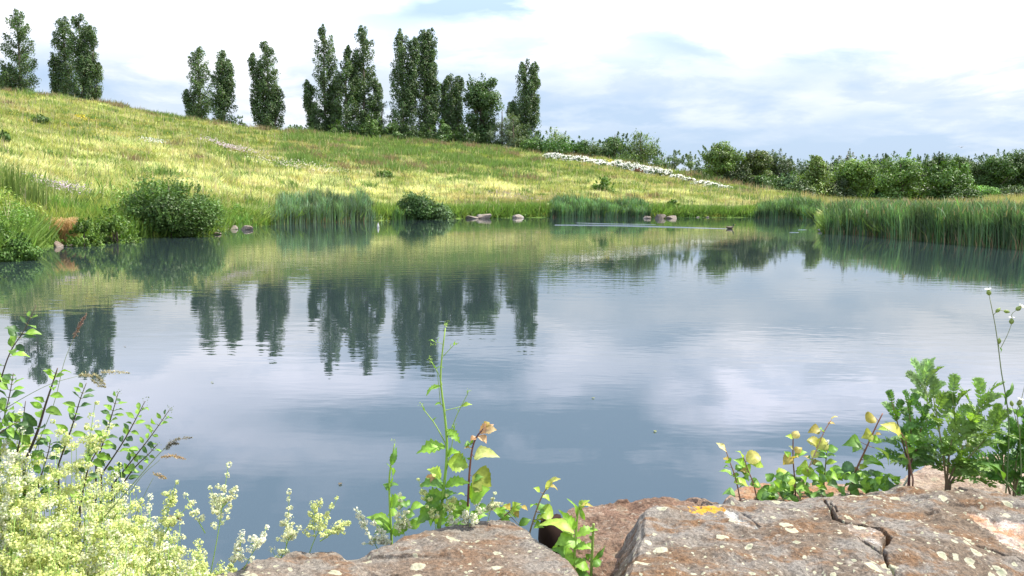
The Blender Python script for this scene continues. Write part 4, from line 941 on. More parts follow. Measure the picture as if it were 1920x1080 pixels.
def seedling(name, label, cat, Y, stem, leaves, r0=3.0, r1=1.2, scol=((.20, .10, .07), (.28, .16, .09)), group=None, extra=None, seed=0):
    r = np.random.RandomState(3000 + seed)
    base = at(stem[0][0], stem[0][1], Y); o = thing(name, base, label, cat, group)
    s = MB(); f = MB(); path = pxcurve(stem, Y, 16)
    foot = path[0] + [0, 0, -.10]; path = np.vstack([foot, path])
    tube(s, path, [r0 / FPX * Y, r1 / FPX * Y], np.array(scol), 6)
    for lf in leaves:
        a, b, w, c = lf[:4]; prof = lf[4] if len(lf) > 4 else 'delta'
        # short stalk from the nearest point of the stem
        pa = at(a[0], a[1], Y); j = np.argmin(np.linalg.norm(path - pa, axis=1)); 
        if np.linalg.norm(path[j] - pa) > .004: tube(s, curve([path[j], pa], 4), [.0012, .0009], np.array(scol[-1]), 4)
        leafpx(f, a, b, w, Y, c, prof, r, teeth=lf[5] if len(lf) > 5 else .10)
    if group and 'seedlings' in group:
        for i in range(7):
            j = int(r.uniform(.25, .85) * (len(path) - 1)); q = path[j]; a = r.uniform(0, 2 * pi); l = r.uniform(.022, .042); d_ = norm([cos(a), sin(a) * .6, r.uniform(-.1, .5)]); st = q + d_ * .012
            tube(s, np.array([q, st]), [.0011, .0008], np.array(scol[-1]), 4); leaf(f, st, st + d_ * l, l * .85, [G1, G2, G3, G2, BRZ][r.randint(5)], 'delta', r=r, teeth=.1)
    if extra: extra(s, f, r, o)
    s.build('stem', M_stem, o, smooth=True)
    if f.n: f.build('foliage', M_leaf, o)
    return o

def buds(mb, p, n, rad, r, col=(.30, .42, .08), sz=.005):
    C = p + r.normal(0, rad, (n, 3)); cards(mb, C, r.normal(0, 1, (n, 3)), sz * r.uniform(.6, 1.3, n), .6, jit(col, n, .25, r), r)

# tall mustard in the middle
def m1x(s, f, r, o):
    Y = 2.42
    for br, rad in (([(838, 838), (825, 812), (812, 790), (796, 770), (790, 757)], 1.4), ([(829, 722), (822, 700), (812, 684), (808, 676)], .9), ([(836, 826), (848, 800), (858, 775), (876, 740), (878, 733)], 1.1),
                    ([(831, 668), (846, 652), (856, 643)], .8), ([(826, 760), (820, 700), (815, 690), (806, 672)], .7), ([(838, 880), (850, 820), (853, 795)], 1.0), ([(833, 648), (822, 642), (812, 645)], .6)):
        p = pxcurve(br, Y, 8); tube(s, p, [rad / FPX * Y, .5 * rad / FPX * Y], (.26, .38, .08), 5); buds(f, p[-1], 12, .004, r)
        for t in (.5, .75): 
            q = p[int(t * (len(p) - 1))]; leaf(f, q, q + [r.normal(0, .015), -.01, r.uniform(.006, .02)], .006, G1, 'lance', r=r, teeth=.2)
    buds(f, at(836, 608, Y), 26, .006, r, (.34, .46, .12), .006)
seedling('mustard_plant', 'tall thin green mustard plant behind the middle of the brown rock', 'wildflower', 2.42,
         [(824, 985), (830, 930), (836, 880), (838, 830), (833, 770), (826, 715), (829, 665), (835, 615)],
         [((834, 838), (780, 851), 24, G1, 'lance', .35), ((840, 806), (864, 832), 16, G1, 'lance', .4), ((840, 868), (878, 876), 34, G3, 'ovate', .2), ((838, 858), (862, 848), 20, G1, 'ovate', .3), ((836, 912), (882, 906), 22, G1, 'lance', .3),
          ((832, 914), (786, 912), 34, G2, 'lance', .3), ((834, 930), (792, 938), 26, G1, 'lance', .3), ((826, 896), (800, 880), 22, G3, 'lance', .3), ((826, 724), (799, 743), 13, G1, 'lance', .3), ((866, 762), (886, 759), 8, G3, 'lance', .3),
          ((828, 758), (815, 760), 7, G1, 'lance', .2), ((832, 950), (780, 985), 22, G2, 'lance', .2), ((834, 955), (880, 960), 26, G1, 'ovate', .2), ((800, 905), (822, 890), 14, PNK, 'lance', .2), ((829, 940), (858, 925), 22, G2, 'lance', .3), ((824, 930), (800, 960), 26, G2, 'lance', .3)],
         3.9, 1.3, ((.20, .36, .05), (.24, .40, .06), (.30, .42, .09)), extra=m1x, seed=1)
def m2x(s, f, r, o): buds(f, at(738, 828, 2.4), 12, .004, r)
seedling('mustard_plant', 'short mustard shoot with a single upright tip left of the tall one', 'wildflower', 2.40, [(734, 1005), (731, 950), (730, 900), (734, 865), (740, 832)],
         [((731, 905), (724, 868), 15, G1, 'lance', .3), ((734, 872), (744, 838), 11, G2, 'lance', .2), ((729, 918), (748, 910), 18, G2, 'ovate', .2), ((730, 918), (718, 908), 14, G2, 'ovate', .2), ((733, 950), (762, 932), 24, G1, 'lance', .3),
          ((733, 992), (686, 970), 24, G1, 'lance', .15), ((735, 998), (700, 1003), 20, G2, 'lance', .2), ((736, 1000), (775, 985), 26, G1, 'ovate', .2)], 2.8, 1.2, ((.26, .42, .06), (.28, .42, .08)), extra=m2x, seed=2)
SG = 'poplar seedlings growing behind the rocks'
seedling('poplar_seedling', 'purple stemmed poplar seedling with pink tip right of the tall mustard', 'seedling', 2.44, [(876, 985), (878, 930), (880, 890), (884, 850), (892, 822), (908, 802)],
         [((889, 857), (938, 858), 28, (.42, .46, .14)), ((886, 893), (922, 912), 42, (.22, .26, .03)), ((882, 936), (920, 916), 32, G1, 'lance'), ((900, 812), (926, 796), 16, PNK, 'lance', .25), ((908, 806), (932, 806), 15, (.55, .40, .2), 'lance', .2), ((896, 818), (912, 832), 14, (.5, .3, .15), 'ovate'),
          ((893, 820), (882, 828), 10, PNK, 'lance'), ((880, 948), (850, 962), 24, G1), ((910, 800), (918, 792), 12, BRZ, 'lance')], 2.9, 1.5, ((.06, .03, .03), (.24, .09, .06), (.12, .06, .06)), SG, seed=3)
seedling('poplar_seedling', 'thin seedling with a round leaf left of the reddish rock', 'seedling', 2.46, [(992, 1003), (1000, 975), (1010, 945), (1022, 920), (1034, 905)],
         [((1014, 962), (1038, 966), 26, G3, 'round'), ((1016, 932), (1032, 942), 12, G3, 'lance'), ((1012, 922), (1000, 915), 9, G3, 'lance'), ((1030, 908), (1052, 898), 11, (.46, .44, .12), 'lance', .2), ((1028, 912), (1046, 920), 8, BRZ, 'lance'), ((1024, 918), (1042, 893), 9, (.42, .44, .12), 'lance')], 1.9, 1.0, ((.20, .15, .08), (.24, .16, .08)), SG, seed=4)
seedling('poplar_seedling', 'small leafy twig leaning over the right shoulder of the brown rock', 'seedling', 2.5, [(925, 985), (945, 968), (960, 955), (972, 946)],
         [((962, 954), (978, 944), 14, G3), ((955, 960), (968, 975), 14, G1), ((966, 955), (972, 972), 9, BRZ), ((974, 985), (996, 974), 13, G2, 'lance'), ((945, 968), (925, 958), 18, G2), ((940, 975), (960, 982), 14, G1), ((968, 948), (962, 940), 8, G3), ((978, 950), (990, 958), 8, BRZ)], 1.6, .9, ((.2, .15, .08), (.24, .16, .08)), SG, seed=5)
seedling('mustard_plant', 'jagged leaved green shoot in the gap between brown rock and reddish rock', 'wildflower', 2.30, [(1075, 1090), (1077, 1040), (1080, 1000), (1083, 965), (1087, 945)],
         [((1078, 992), (1046, 955), 16, G1, 'lance', .35), ((1076, 1002), (1010, 985), 26, G3, 'lance', .1), ((1078, 1012), (1040, 1022), 34, G1, 'delta', .15), ((1078, 1046), (1044, 1054), 34, G1, 'delta', .25), ((1081, 1006), (1122, 994), 18, G1, 'lance', .35),
          ((1086, 955), (1106, 938), 14, G3, 'lance', .3), ((1088, 952), (1097, 976), 8, G1, 'lance', .2), ((1080, 968), (1062, 934), 8, G1, 'lance', .1), ((1078, 1060), (1105, 1070), 24, G1, 'lance', .2), ((1072, 1070), (1055, 1090), 24, G2, 'ovate', .2), ((1088, 948), (1112, 950), 8, (.5, .42, .1), 'lance', .3),
          ((1076, 1030), (1110, 1030), 18, G1, 'lance', .3), ((1060, 1040), (1030, 1030), 18, G2), ((1075, 1075), (1110, 1085), 22, G2)], 3.4, 1.8, ((.22, .38, .05), (.26, .40, .06)), seed=6)
def cutx(s, f, r, o): pass
seedling('cut_stem', 'bare cut green stem beside the jagged leaved shoot', 'stem', 2.32, [(1108, 1088), (1110, 1040), (1112, 1000), (1113, 982)],
         [((1110, 1012), (1104, 1004), 6, G2, 'lance'), ((1112, 1050), (1135, 1022), 8, G2, 'lance', .2), ((1108, 1060), (1128, 1052), 16, G2, 'ovate', .2)], 3.0, 2.8, ((.22, .36, .06), (.24, .30, .07)), seed=7)
# seedlings on the right
seedling('poplar_seedling', 'bent thin seedling with yellow tip, leftmost behind the big slab', 'seedling', 2.95, [(1388, 938), (1380, 900), (1370, 870), (1360, 842)],
         [((1360, 844), (1342, 830), 9, (.60, .55, .25), 'lance', .2), ((1360, 846), (1348, 838), 12, (.62, .50, .22), 'lance'), ((1372, 892), (1347, 884), 13, G1), ((1374, 894), (1388, 890), 8, G1), ((1376, 905), (1405, 916), 16, G3), ((1378, 932), (1354, 928), 26, G2, 'round')], 1.5, .9, group=SG, seed=8)
seedling('poplar_seedling', 'forked seedling with a bronze top leaf, second from the left behind the big slab', 'seedling', 2.95, [(1420, 938), (1412, 905), (1402, 880), (1394, 856)],
         [((1399, 864), (1426, 856), 22, (.46, .42, .10), 'round'), ((1402, 866), (1432, 876), 12, G3, 'lance'), ((1394, 872), (1374, 862), 16, G1), ((1392, 858), (1378, 846), 9, G3), ((1406, 888), (1385, 880), 24, G1), ((1410, 910), (1424, 906), 18, G2, 'round'), ((1404, 900), (1390, 896), 10, G2), ((1418, 930), (1450, 936), 26, G2, 'round'), ((1416, 934), (1440, 945), 18, G2)], 1.6, .9, group=SG, seed=9)
seedling('poplar_seedling', 'straight dark stemmed seedling with large yellow green low leaf, third from the left', 'seedling', 2.92, [(1492, 940), (1490, 900), (1487, 860), (1487, 822)],
         [((1488, 822), (1496, 808), 13, (.50, .40, .14), 'ovate'), ((1486, 822), (1472, 818), 8, G3, 'lance'), ((1487, 842), (1478, 836), 6, (.5, .5, .2)), ((1486, 858), (1468, 872), 20, BRZ), ((1490, 858), (1514, 848), 13, G1, 'lance'), ((1486, 892), (1452, 918), 34, (.34, .44, .05)), ((1490, 905), (1472, 892), 18, G2), ((1490, 915), (1522, 928), 22, G1), ((1490, 930), (1470, 935), 16, G2)], 1.6, 1.1, ((.10, .05, .03), (.16, .07, .04)), SG, seed=10)
seedling('poplar_seedling', 'tall pink stemmed seedling leaning right with bronze leaves, fourth from the left', 'seedling', 2.96, [(1500, 908), (1515, 880), (1530, 845), (1545, 810), (1558, 788)],
         [((1558, 788), (1572, 782), 8, (.58, .48, .16), 'ovate'), ((1552, 794), (1566, 797), 6, BRZ, 'lance'), ((1538, 808), (1514, 812), 20, (.34, .28, .05)), ((1532, 840), (1512, 826), 24, (.40, .38, .08), 'round'), ((1532, 840), (1548, 824), 20, (.34, .34, .07), 'round'), ((1522, 858), (1540, 848), 14, (.45, .46, .12)), ((1516, 876), (1496, 876), 18, G3), ((1498, 880), (1528, 900), 20, G3), ((1522, 870), (1545, 880), 16, G2)], 1.5, .9, ((.48, .36, .25), (.40, .20, .15)), SG, seed=11)
def s5x(s, f, r, o):
    Y = 2.96; p = at(1552, 830, Y)
    fl_ = MB()
    for k in range(9): a = r.uniform(-1.1, 1.1); leaf(fl_, p, p + np.array([sin(a), r.normal(0, .3), cos(a)]) * .013, .004, (.80, .80, .68), 'lance', r=r)
    fl_.build('blossom', M_petal, o)
seedling('wild_shoot', 'green shoot topped with a small white star of petals', 'wildflower', 2.96, [(1545, 905), (1548, 870), (1552, 832)],
         [((1552, 845), (1572, 842), 14, G2), ((1550, 845), (1536, 846), 8, G1), ((1551, 855), (1568, 856), 9, G1), ((1550, 862), (1530, 858), 11, G2), ((1549, 870), (1570, 866), 10, G3, 'lance'), ((1548, 885), (1525, 880), 14, G2), ((1548, 890), (1568, 895), 14, G2)], 1.5, .8, ((.12, .14, .05), (.14, .12, .05)), extra=s5x, seed=12)
seedling('poplar_seedling', 'biggest seedling with broad green leaves and a bronze top, right of the white star shoot', 'seedling', 2.95, [(1596, 915), (1606, 880), (1622, 845), (1640, 805), (1655, 775)],
         [((1640, 782), (1624, 790), 20, (.34, .28, .04), 'round'), ((1634, 812), (1614, 822), 20, (.30, .32, .05)), ((1628, 826), (1654, 830), 14, G1, 'lance'), ((1612, 828), (1578, 836), 22, G2), ((1615, 838), (1598, 850), 18, G2), ((1624, 862), (1660, 885), 20, G1), ((1640, 840), (1666, 874), 16, G3, 'lance'), ((1618, 872), (1662, 880), 30, G1), ((1626, 888), (1645, 906), 26, (.06, .14, .03), 'round'), ((1602, 876), (1578, 882), 20, (.06, .13, .05), 'round'),
          ((1600, 880), (1575, 895), 18, G2), ((1604, 910), (1580, 918), 24, G2), ((1612, 905), (1634, 918), 22, G1)], 2.2, 1.1, ((.10, .06, .03), (.28, .12, .07)), SG, seed=13)
seedling('poplar_seedling', 'seedling with one long yellow leaf in front of the small dark ferny plant', 'seedling', 2.9, [(1712, 900), (1704, 860), (1698, 830), (1690, 812)],
         [((1688, 822), (1650, 796), 24, (.46, .42, .08), 'lance', .03), ((1700, 850), (1720, 842), 12, G1), ((1702, 870), (1684, 868), 10, G2)], 1.6, 1.0, seed=14, group=SG)
def low_cover():
    mb = MB(); r = np.random.RandomState(3100)
    for i in range(170):
        px = r.uniform(1440, 1680); py = r.uniform(896, 942) - 14 * np.exp(-((px - 1580) / 60) ** 2); Y = r.uniform(2.86, 3.1)
        a = (px, py); ang = r.uniform(0, 2 * pi); L = r.uniform(10, 24); leafpx(mb, a, (px + cos(ang) * L, py + sin(ang) * L * .7), r.uniform(8, 18), Y, [G1, G2, G2, (.07, .15, .03)][r.randint(4)], ['delta', 'ovate', 'round'][r.randint(3)], r)
    tag(mb.build('ground_ivy', M_leaf), 'low dark green leafy cover on the small orange rock behind the slab', 'ground cover', kind='stuff')
low_cover()
def low_cover2():
    mb = MB(); r = np.random.RandomState(3101)
    for (x0, x1, y0, y1, Y0, n) in ((740, 900, 955, 1000, 2.5, 46), (1040, 1120, 1020, 1090, 2.42, 36)):
        for i in range(n):
            px = r.uniform(x0, x1); py = r.uniform(y0, y1) - (10 if Y0 > 2.45 else 0); ang = r.uniform(0, 2 * pi); L = r.uniform(12, 28)
            leafpx(mb, (px, py), (px + cos(ang) * L, py + sin(ang) * L * .6), r.uniform(10, 18), Y0 + r.uniform(0, .12), [G1, G2, G2][r.randint(3)], ['delta', 'ovate', 'lance'][r.randint(3)], r)
    tag(mb.build('ground_cover', M_leaf), 'low green leaves crowding the foot of the mustard plants behind the brown rock', 'ground cover', kind='stuff')
low_cover2()

# ferny plants (tansy like)
def frond(mb, path, L, col, r, w=.36, pairs=9, teeth=.42):
    path = np.asarray(path); n = len(path); T = norm(np.gradient(path, axis=0))
    up = np.array([r.normal(0, .3), -.4 + r.normal(0, .3), .9])
    for i in range(pairs):
        t = .12 + .86 * i / (pairs - 1); k = t * (n - 1); a = int(min(k, n - 2)); p = path[a] + (path[a + 1] - path[a]) * (k - a); d = T[a]
        s = norm(np.cross(d, up)); nn = norm(np.cross(s, d))
        pl = L * w * (sin(pi * (t * .80 + .12)) ** .7) * r.uniform(.85, 1.1)
        for sg in (-1, 1):
            dv = norm(s * sg * .80 + d * .62 + nn * r.normal(.10, .12)); leaf(mb, p, p + dv * pl, pl * .60, np.array(col) * r.uniform(.85, 1.15), 'lance', nn, .10, .06, teeth, 10, r)
    leaf(mb, path[-2], path[-1] + T[-1] * L * .08, L * .09, col, 'lance', None, .1, .05, teeth, 8, r)
    tube(mb, path, [.0016, .0006], np.array(col) * 1.2, 4)
def fern_plant(label, Y, stems, nfr, L, col, seed, w=.30, scol=((.16, .10, .06), (.24, .30, .08)), pairs=9, spread=1.0, side=None, low=.25):
    r = np.random.RandomState(3200 + seed); b = at(stems[0][0][0], stems[0][0][1], Y); o = thing('tansy_plant', b, label, 'wild plant', 'ferny leaved plants at the right edge')
    s = MB(); f = MB(); L = L * 1.32; w = w * 1.05; nfr = int(nfr * 1.25)
    for st in stems:
        p = pxcurve(st, Y, 16); p = np.vstack([p[0] + [0, 0, -.1], p]); tube(s, p, [.0042, .0016], np.array(scol), 6)
        for i in range(nfr):
            t = low + (1 - low) * (i + r.uniform(0, .6)) / nfr; q = p[int(min(t, 1) * (len(p) - 1))]; ph = i * 2.4 + r.uniform(-.3, .3)
            el = .25 + 1.0 * t ** 2.0 + r.normal(0, .12); l = L * (1 - .42 * t * t) * r.uniform(.75, 1.15)
            d = np.array([cos(ph) * spread, sin(ph) * spread * .8, 0]); d = norm(d) * cos(el) + np.array([0, 0, sin(el)])
            e = q + d * l; mid = (q + e) / 2 + [0, 0, .14 * l]; e = e - [0, 0, .10 * l * (1 - t)]
            frond(f, curve([q, mid, e], 8), l, np.array(col) * r.uniform(.75, 1.25), r, w, pairs)
    s.build('stem', M_stem, o, smooth=True); f.build('foliage', M_leaf, o); return o
fern_plant('small dark ferny plant on a reddish woody stem, leftmost of the ferny ones', 2.98, [[(1705, 915), (1704, 860), (1708, 800), (1700, 750)], [(1706, 880), (1690, 820), (1672, 752)], [(1706, 870), (1722, 830), (1732, 770)]], 8, .085, (.10, .22, .035), 1, .34, ((.10, .03, .03), (.18, .16, .05)), 8)
fern_plant('tall pale ferny shoot with silvery upright fronds between the small and the bushy ferny plants', 3.02, [[(1688, 922), (1722, 860), (1735, 800), (1738, 740), (1724, 712)]], 5, .125, (.24, .36, .15), 2, .26, ((.50, .48, .36), (.42, .48, .25)), 13, low=.70)
fern_plant('big bushy bright green ferny plant, broadest near the right edge', 2.96, [[(1775, 910), (1780, 850), (1790, 790), (1785, 735)], [(1778, 905), (1800, 850), (1825, 790), (1850, 745)], [(1774, 905), (1768, 850), (1758, 790), (1750, 745)], [(1782, 905), (1815, 860), (1850, 820), (1872, 790)]], 10, .125, (.16, .27, .05), 3, .30, low=.12)
fern_plant('dark ferny plant cut by the right edge of the picture', 2.98, [[(1900, 930), (1905, 870), (1915, 800)], [(1895, 930), (1880, 870), (1885, 820)], [(1910, 925), (1940, 860), (1950, 790)], [(1900, 930), (1920, 850), (1925, 760)]], 9, .11, (.085, .20, .03), 4, .30, low=.1)

# white campion
def lathe(mb, p, d, prof, col, sides=10):
    d = norm(d); a = norm(np.cross(d, [0, 1, .1])); b = np.cross(d, a); th = np.linspace(0, 2 * pi, sides, endpoint=False)
    V = np.concatenate([p + d * h + r_ * (np.cos(th)[:, None] * a + np.sin(th)[:, None] * b) for h, r_ in prof]); k = len(prof)
    i = np.arange(k - 1)[:, None] * sides; j = np.arange(sides)[None]; j2 = (j + 1) % sides
    C = np.tile(np.where(np.arange(sides)[:, None] % 2 == 0, np.array(col)[None], np.array(col)[None] * .72), (k, 1))
    mb.add(V, np.stack([i + j, i + j2, i + sides + j2, i + sides + j], -1).reshape(-1, 4), C)
def campion(label, Y, stem, branches, seed, leaves=()):
    r = np.random.RandomState(3300 + seed); b = at(stem[0][0], stem[0][1], Y); o = thing('campion_plant', b, label, 'wildflower', 'white campion stems')
    s = MB(); f = MB(); p = pxcurve(stem, Y, 18); tube(s, np.vstack([p[0] - [0, 0, .1], p]), [.0026, .0013], np.array(((.10, .16, .05), (.20, .22, .10))), 6)
    for (pts, kind) in branches:
        q = pxcurve(pts, Y, 8)
        if len(pts) > 1: tube(s, q, [.0012, .0009], (.22, .24, .10), 5)
        d = norm(q[-1] - q[-2]) if len(q) > 1 else np.array([0, 0, 1.0]); e = q[-1]
        c = MB(); sc = 1.0 if kind != 'bud' else .8
        lathe(c, e, d, [(0, .001), (.003, .0055 * sc), (.009, .0085 * sc), (.015, .0075 * sc), (.020, .004 * sc), (.023, .0015)], (.34, .42, .12)); c.build('calyx', M_leaf, o, smooth=True)
        if kind == 'flower':
            fl_ = MB(); h = e + d * .021; a = norm(np.cross(d, [0, 1, .3])); bb = np.cross(d, a)
            for k in range(10):
                an = 2 * pi * k / 10 + (.18 if k % 2 else -.18) * .6; v = (cos(an) * a + sin(an) * bb) * .85 + d * .45; leaf(fl_, h, h + v * .015, .007, (.82, .80, .76), 'round', d, .1, -.1, 0, 6, r)
            fl_.build('flower', M_petal, o)
    for a, e, w in leaves: leafpx(f, a, e, w, Y, G2, 'lance', r, teeth=0)
    s.build('stem', M_stem, o, smooth=True)
    if f.n: f.build('foliage', M_leaf, o)
campion('tall white campion with green bladder buds rising highest at the right edge', 2.9, [(1888, 900), (1892, 800), (1886, 745), (1878, 700), (1873, 660), (1866, 610), (1856, 560)],
        [([(1856, 560), (1855, 554)], 'flower'), ([(1863, 590), (1867, 586)], 'bud'), ([(1867, 583), (1876, 582), (1882, 583)], 'bud'), ([(1875, 655), (1888, 630), (1895, 612), (1896, 608)], 'flower'), ([(1872, 656), (1873, 645)], 'bud'), ([(1896, 610), (1897, 590), (1905, 582)], 'flower')], 1,
        [((1886, 748), (1866, 738), 7), ((1886, 746), (1902, 728), 7), ((1886, 746), (1898, 716), 6), ((1876, 662), (1870, 648), 5), ((1884, 760), (1878, 735), 6)])
campion('second campion with white flowers at the very right edge below the tall one', 2.9, [(1915, 900), (1912, 820), (1906, 770)],
        [([(1906, 772), (1910, 760)], 'flower'), ([(1908, 780), (1922, 720), (1924, 712)], 'flower'), ([(1910, 800), (1900, 770), (1898, 762)], 'bud')], 2, [((1908, 780), (1890, 765), 8), ((1908, 782), (1918, 760), 8)])
campion('single campion bud with white tip leaning left in front of the dark ferny plant', 2.86, [(1905, 925), (1870, 885), (1845, 855), (1828, 838)], [([(1828, 840), (1820, 836)], 'flower')], 3, [((1868, 890), (1838, 865), 12), ((1880, 900), (1850, 870), 12)])

# dogwood like branches at the left
DG = 'dark stemmed leafy branches at the left edge'
def branch(label, Y, pts, npair, L, seed, col=(.17, .30, .035), rad=.0024, w=.52, tipbuds=0):
    r = np.random.RandomState(3400 + seed); b = at(pts[0][0], pts[0][1], Y); o = thing('leafy_branch', b, label, 'branch', DG); s = MB(); f = MB()
    p = pxcurve(pts, Y, 20); npair = int(npair * 1.6); L = L * 1.15; p = np.vstack([p[0] + [-.02, 0, -.35], p]); tube(s, p, [rad, rad * .35], np.array(((.05, .035, .03), (.12, .08, .05))), 6)
    for i in range(npair):
        t = .12 + .86 * (i + r.uniform(-.2, .2)) / npair; k = t * (len(p) - 1); a = int(np.clip(k, 1, len(p) - 2)); q = p[a] + (p[a + 1] - p[a]) * (k - a); d = norm(p[a + 1] - p[a]); s0 = norm(np.cross(d, [sin(i * 1.3), -1, .3]))
        for sg in (-1, 1):
            if r.rand() < .12: continue
            l = L * (1 - .5 * t ** 3) * r.uniform(.7, 1.15); dv = norm(s0 * sg + d * .35 + [0, r.normal(0, .3), r.normal(.0, .25)])
            st = q + dv * .006; tube(s, np.array([q, st]), [.001, .0008], (.2, .2, .06), 4)
            leaf(f, st, st + dv * l, l * w, np.array(col if r.rand() < .68 else (.055, .12, .03)) * r.uniform(.8, 1.3), 'ovate', None, .22, .12 * r.uniform(-.5, 1.5), 0, 10, r)
    if tipbuds: buds(f, p[-1], tipbuds, .005, r, (.16, .20, .10), .005)
    s.build('stem', M_stem, o, smooth=True); f.build('foliage', M_leaf, o)
branch('tallest branch, arching up with sparse leaves against the reflected poplar', 2.05, [(-45, 860), (-15, 780), (5, 700), (22, 655), (45, 620), (68, 572)], 9, .040, 1)
branch('leafy branch running off the left edge below the arching one', 2.0, [(-60, 900), (-20, 840), (5, 790), (18, 740), (25, 700)], 9, .042, 2)
branch('thick black branch leaning right with pairs of leaves', 2.0, [(45, 870), (70, 810), (85, 760), (100, 715), (108, 690)], 8, .040, 3, rad=.0038)
branch('short thin branch left of the thick black one', 2.02, [(30, 860), (40, 810), (48, 752)], 5, .030, 4)
branch('slim branch behind the highest white blossom', 2.12, [(110, 870), (135, 800), (150, 750), (162, 718)], 6, .030, 5)
branch('branch with dark bud tip, leftmost of four leaning over open water', 2.15, [(180, 870), (200, 810), (212, 770), (222, 735)], 6, .028, 6, tipbuds=12)
branch('second of four branches leaning over open water', 2.15, [(190, 890), (230, 830), (255, 785), (272, 752)], 7, .028, 7, tipbuds=14)
branch('third and longest of four branches leaning over open water', 2.18, [(210, 910), (250, 860), (285, 815), (318, 768)], 9, .028, 8, tipbuds=16)
branch('lowest of four branches leaning over open water', 2.18, [(215, 930), (250, 880), (280, 850), (296, 832)], 5, .024, 9, tipbuds=6)
branch('leafy branch filling the lower left corner above the blossom', 1.95, [(-60, 880), (-20, 830), (10, 805), (35, 790)], 8, .040, 10)
branch('low dark branch among the blossom in the left foreground', 1.98, [(60, 960), (75, 900), (90, 850), (95, 825)], 6, .032, 11, col=(.10, .2, .03))
branch('short leafy branch pointing up between thick branch and blossom', 2.04, [(150, 950), (165, 880), (185, 840), (200, 810)], 6, .030, 12)

# grass stalks
def stalk(label, Y, pts, head, rad, seed, hcol=(.36, .27, .18), n=160, hr=.005, name='grass_stalk', slen=.006):
    r = np.random.RandomState(3500 + seed); b = at(pts[0][0], pts[0][1], Y); o = thing(name, b, label, 'grass stalk', 'single grass stalks over the water'); s = MB(); f = MB()
    p = pxcurve(pts, Y, 26); p = np.vstack([p[0] - [0, 0, .12], p]); tube(s, p, [rad, rad * .4], np.array(((.12, .20, .05), (.26, .30, .10))), 5)
    for hd in head:
        q = pxcurve(hd, Y, 16); k = r.uniform(0, 1, n) ** .9; ii = (k * (len(q) - 1)).astype(int); d = norm(q[-1] - q[0])
        env = hr * np.sin(np.clip(k * .95 + .08, 0, 1) * pi) ** .5
        C = q[ii] + r.normal(0, 1, (n, 3)) * env[:, None] * .6; cards(f, C, r.normal(0, 1, (n, 3)), slen * r.uniform(.7, 1.3, n), .35, jit(hcol, n, .3, r), r, axis=np.tile(d, (n, 1)))
        tube(s, q, [rad * .4, rad * .2], (.3, .26, .14), 4)
    s.build('stem', M_stem, o, smooth=True); f.build('seed_head', M_grass, o)
stalk('thin grass stalk with a slim reddish seed spike tilted right over the reflections', 2.0, [(10, 1000), (60, 860), (100, 760), (120, 680), (140, 630)], [[(138, 632), (150, 610), (163, 586)]], .0012, 1, (.38, .24, .18), 200, .004)
stalk('arching grass stalk with pale drooping seed heads beside the slim spike', 2.0, [(-40, 800), (20, 760), (90, 722), (150, 704)], [[(150, 704), (162, 702), (175, 708)], [(176, 700), (188, 712), (198, 722)], [(190, 698), (215, 697), (246, 700)], [(172, 712), (186, 722), (200, 726)]], .0012, 2, (.50, .44, .26), 130, .0045)
stalk('long dark grass stalk crossing the blossom with grey brown heads', 1.95, [(105, 1085), (170, 1000), (230, 930), (290, 860), (312, 838)], [[(310, 840), (325, 826), (345, 822), (362, 820)], [(312, 842), (325, 832), (336, 832)]], .0019, 3, (.24, .22, .17), 150, .004)
stalk('tan seed head sticking right just under the grey brown one', 1.97, [(120, 1085), (200, 990), (260, 900), (300, 862)], [[(303, 857), (325, 855), (350, 862)]], .0014, 4, (.46, .32, .18), 170, .004)
stalk('short tan seed head among the right blossom tips', 1.98, [(240, 1000), (270, 930), (288, 895)], [[(288, 888), (300, 892), (313, 898)]], .0010, 5, (.46, .34, .18), 110, .0045)
stalk('little pale seed head low over the dark water', 1.98, [(250, 1080), (290, 1000), (315, 972)], [[(318, 968), (330, 970), (343, 976)]], .0010, 6, (.50, .42, .24), 80, .0035)

# bedstraw
BCOL = [(.68, .69, .42), (.64, .68, .28), (.74, .74, .54), (.54, .62, .20)]
def cluster(mb, p, rad, n, r, col):
    v = norm(r.normal(0, 1, (n, 3))); C = p + v * rad * r.uniform(.3, 1, (n, 1)) ** .5
    cards(mb, C, v + [0, -.2, .4], 0.0064 * r.uniform(.7, 1.25, n), .85, jit(col, n, .13, r, .05), r, spread=.5)
def panicle(st, bl, tip, foot, r, L=.20, wid=.035, lev=8, big=1.0, col=None, rad=.0125):
    ax = curve([foot, (foot + tip) / 2 + r.normal(0, .01, 3), tip], 12); tube(st, ax, [.0017, .0007], (.26, .40, .08), 4); col = col if col is not None else BCOL[r.randint(4)]
    tot = np.linalg.norm(tip - foot)
    for k in range(lev):
        u = k / (lev - 1); dist = L * u; f = max(0, 1 - dist / tot); q = ax[int(f * (len(ax) - 1))]; reach = wid * (.15 + u) * r.uniform(.6, 1.2)
        for m_ in range(1 if u < .15 else (2 if u < .5 else 3)):
            ph = r.uniform(0, 2 * pi); e = q + np.array([cos(ph) * reach, sin(ph) * reach, reach * .55]); 
            if reach > .01: tube(st, np.array([q, e]), [.0007, .0005], (.30, .42, .10), 3)
            cluster(bl, e, rad * r.uniform(.6, 1.25) * big, 20, r, np.array(col) * r.uniform(.9, 1.08))
            if u > .3: cluster(bl, (q + e) / 2 + r.normal(0, .004, 3), rad * .6, 8, r, col)
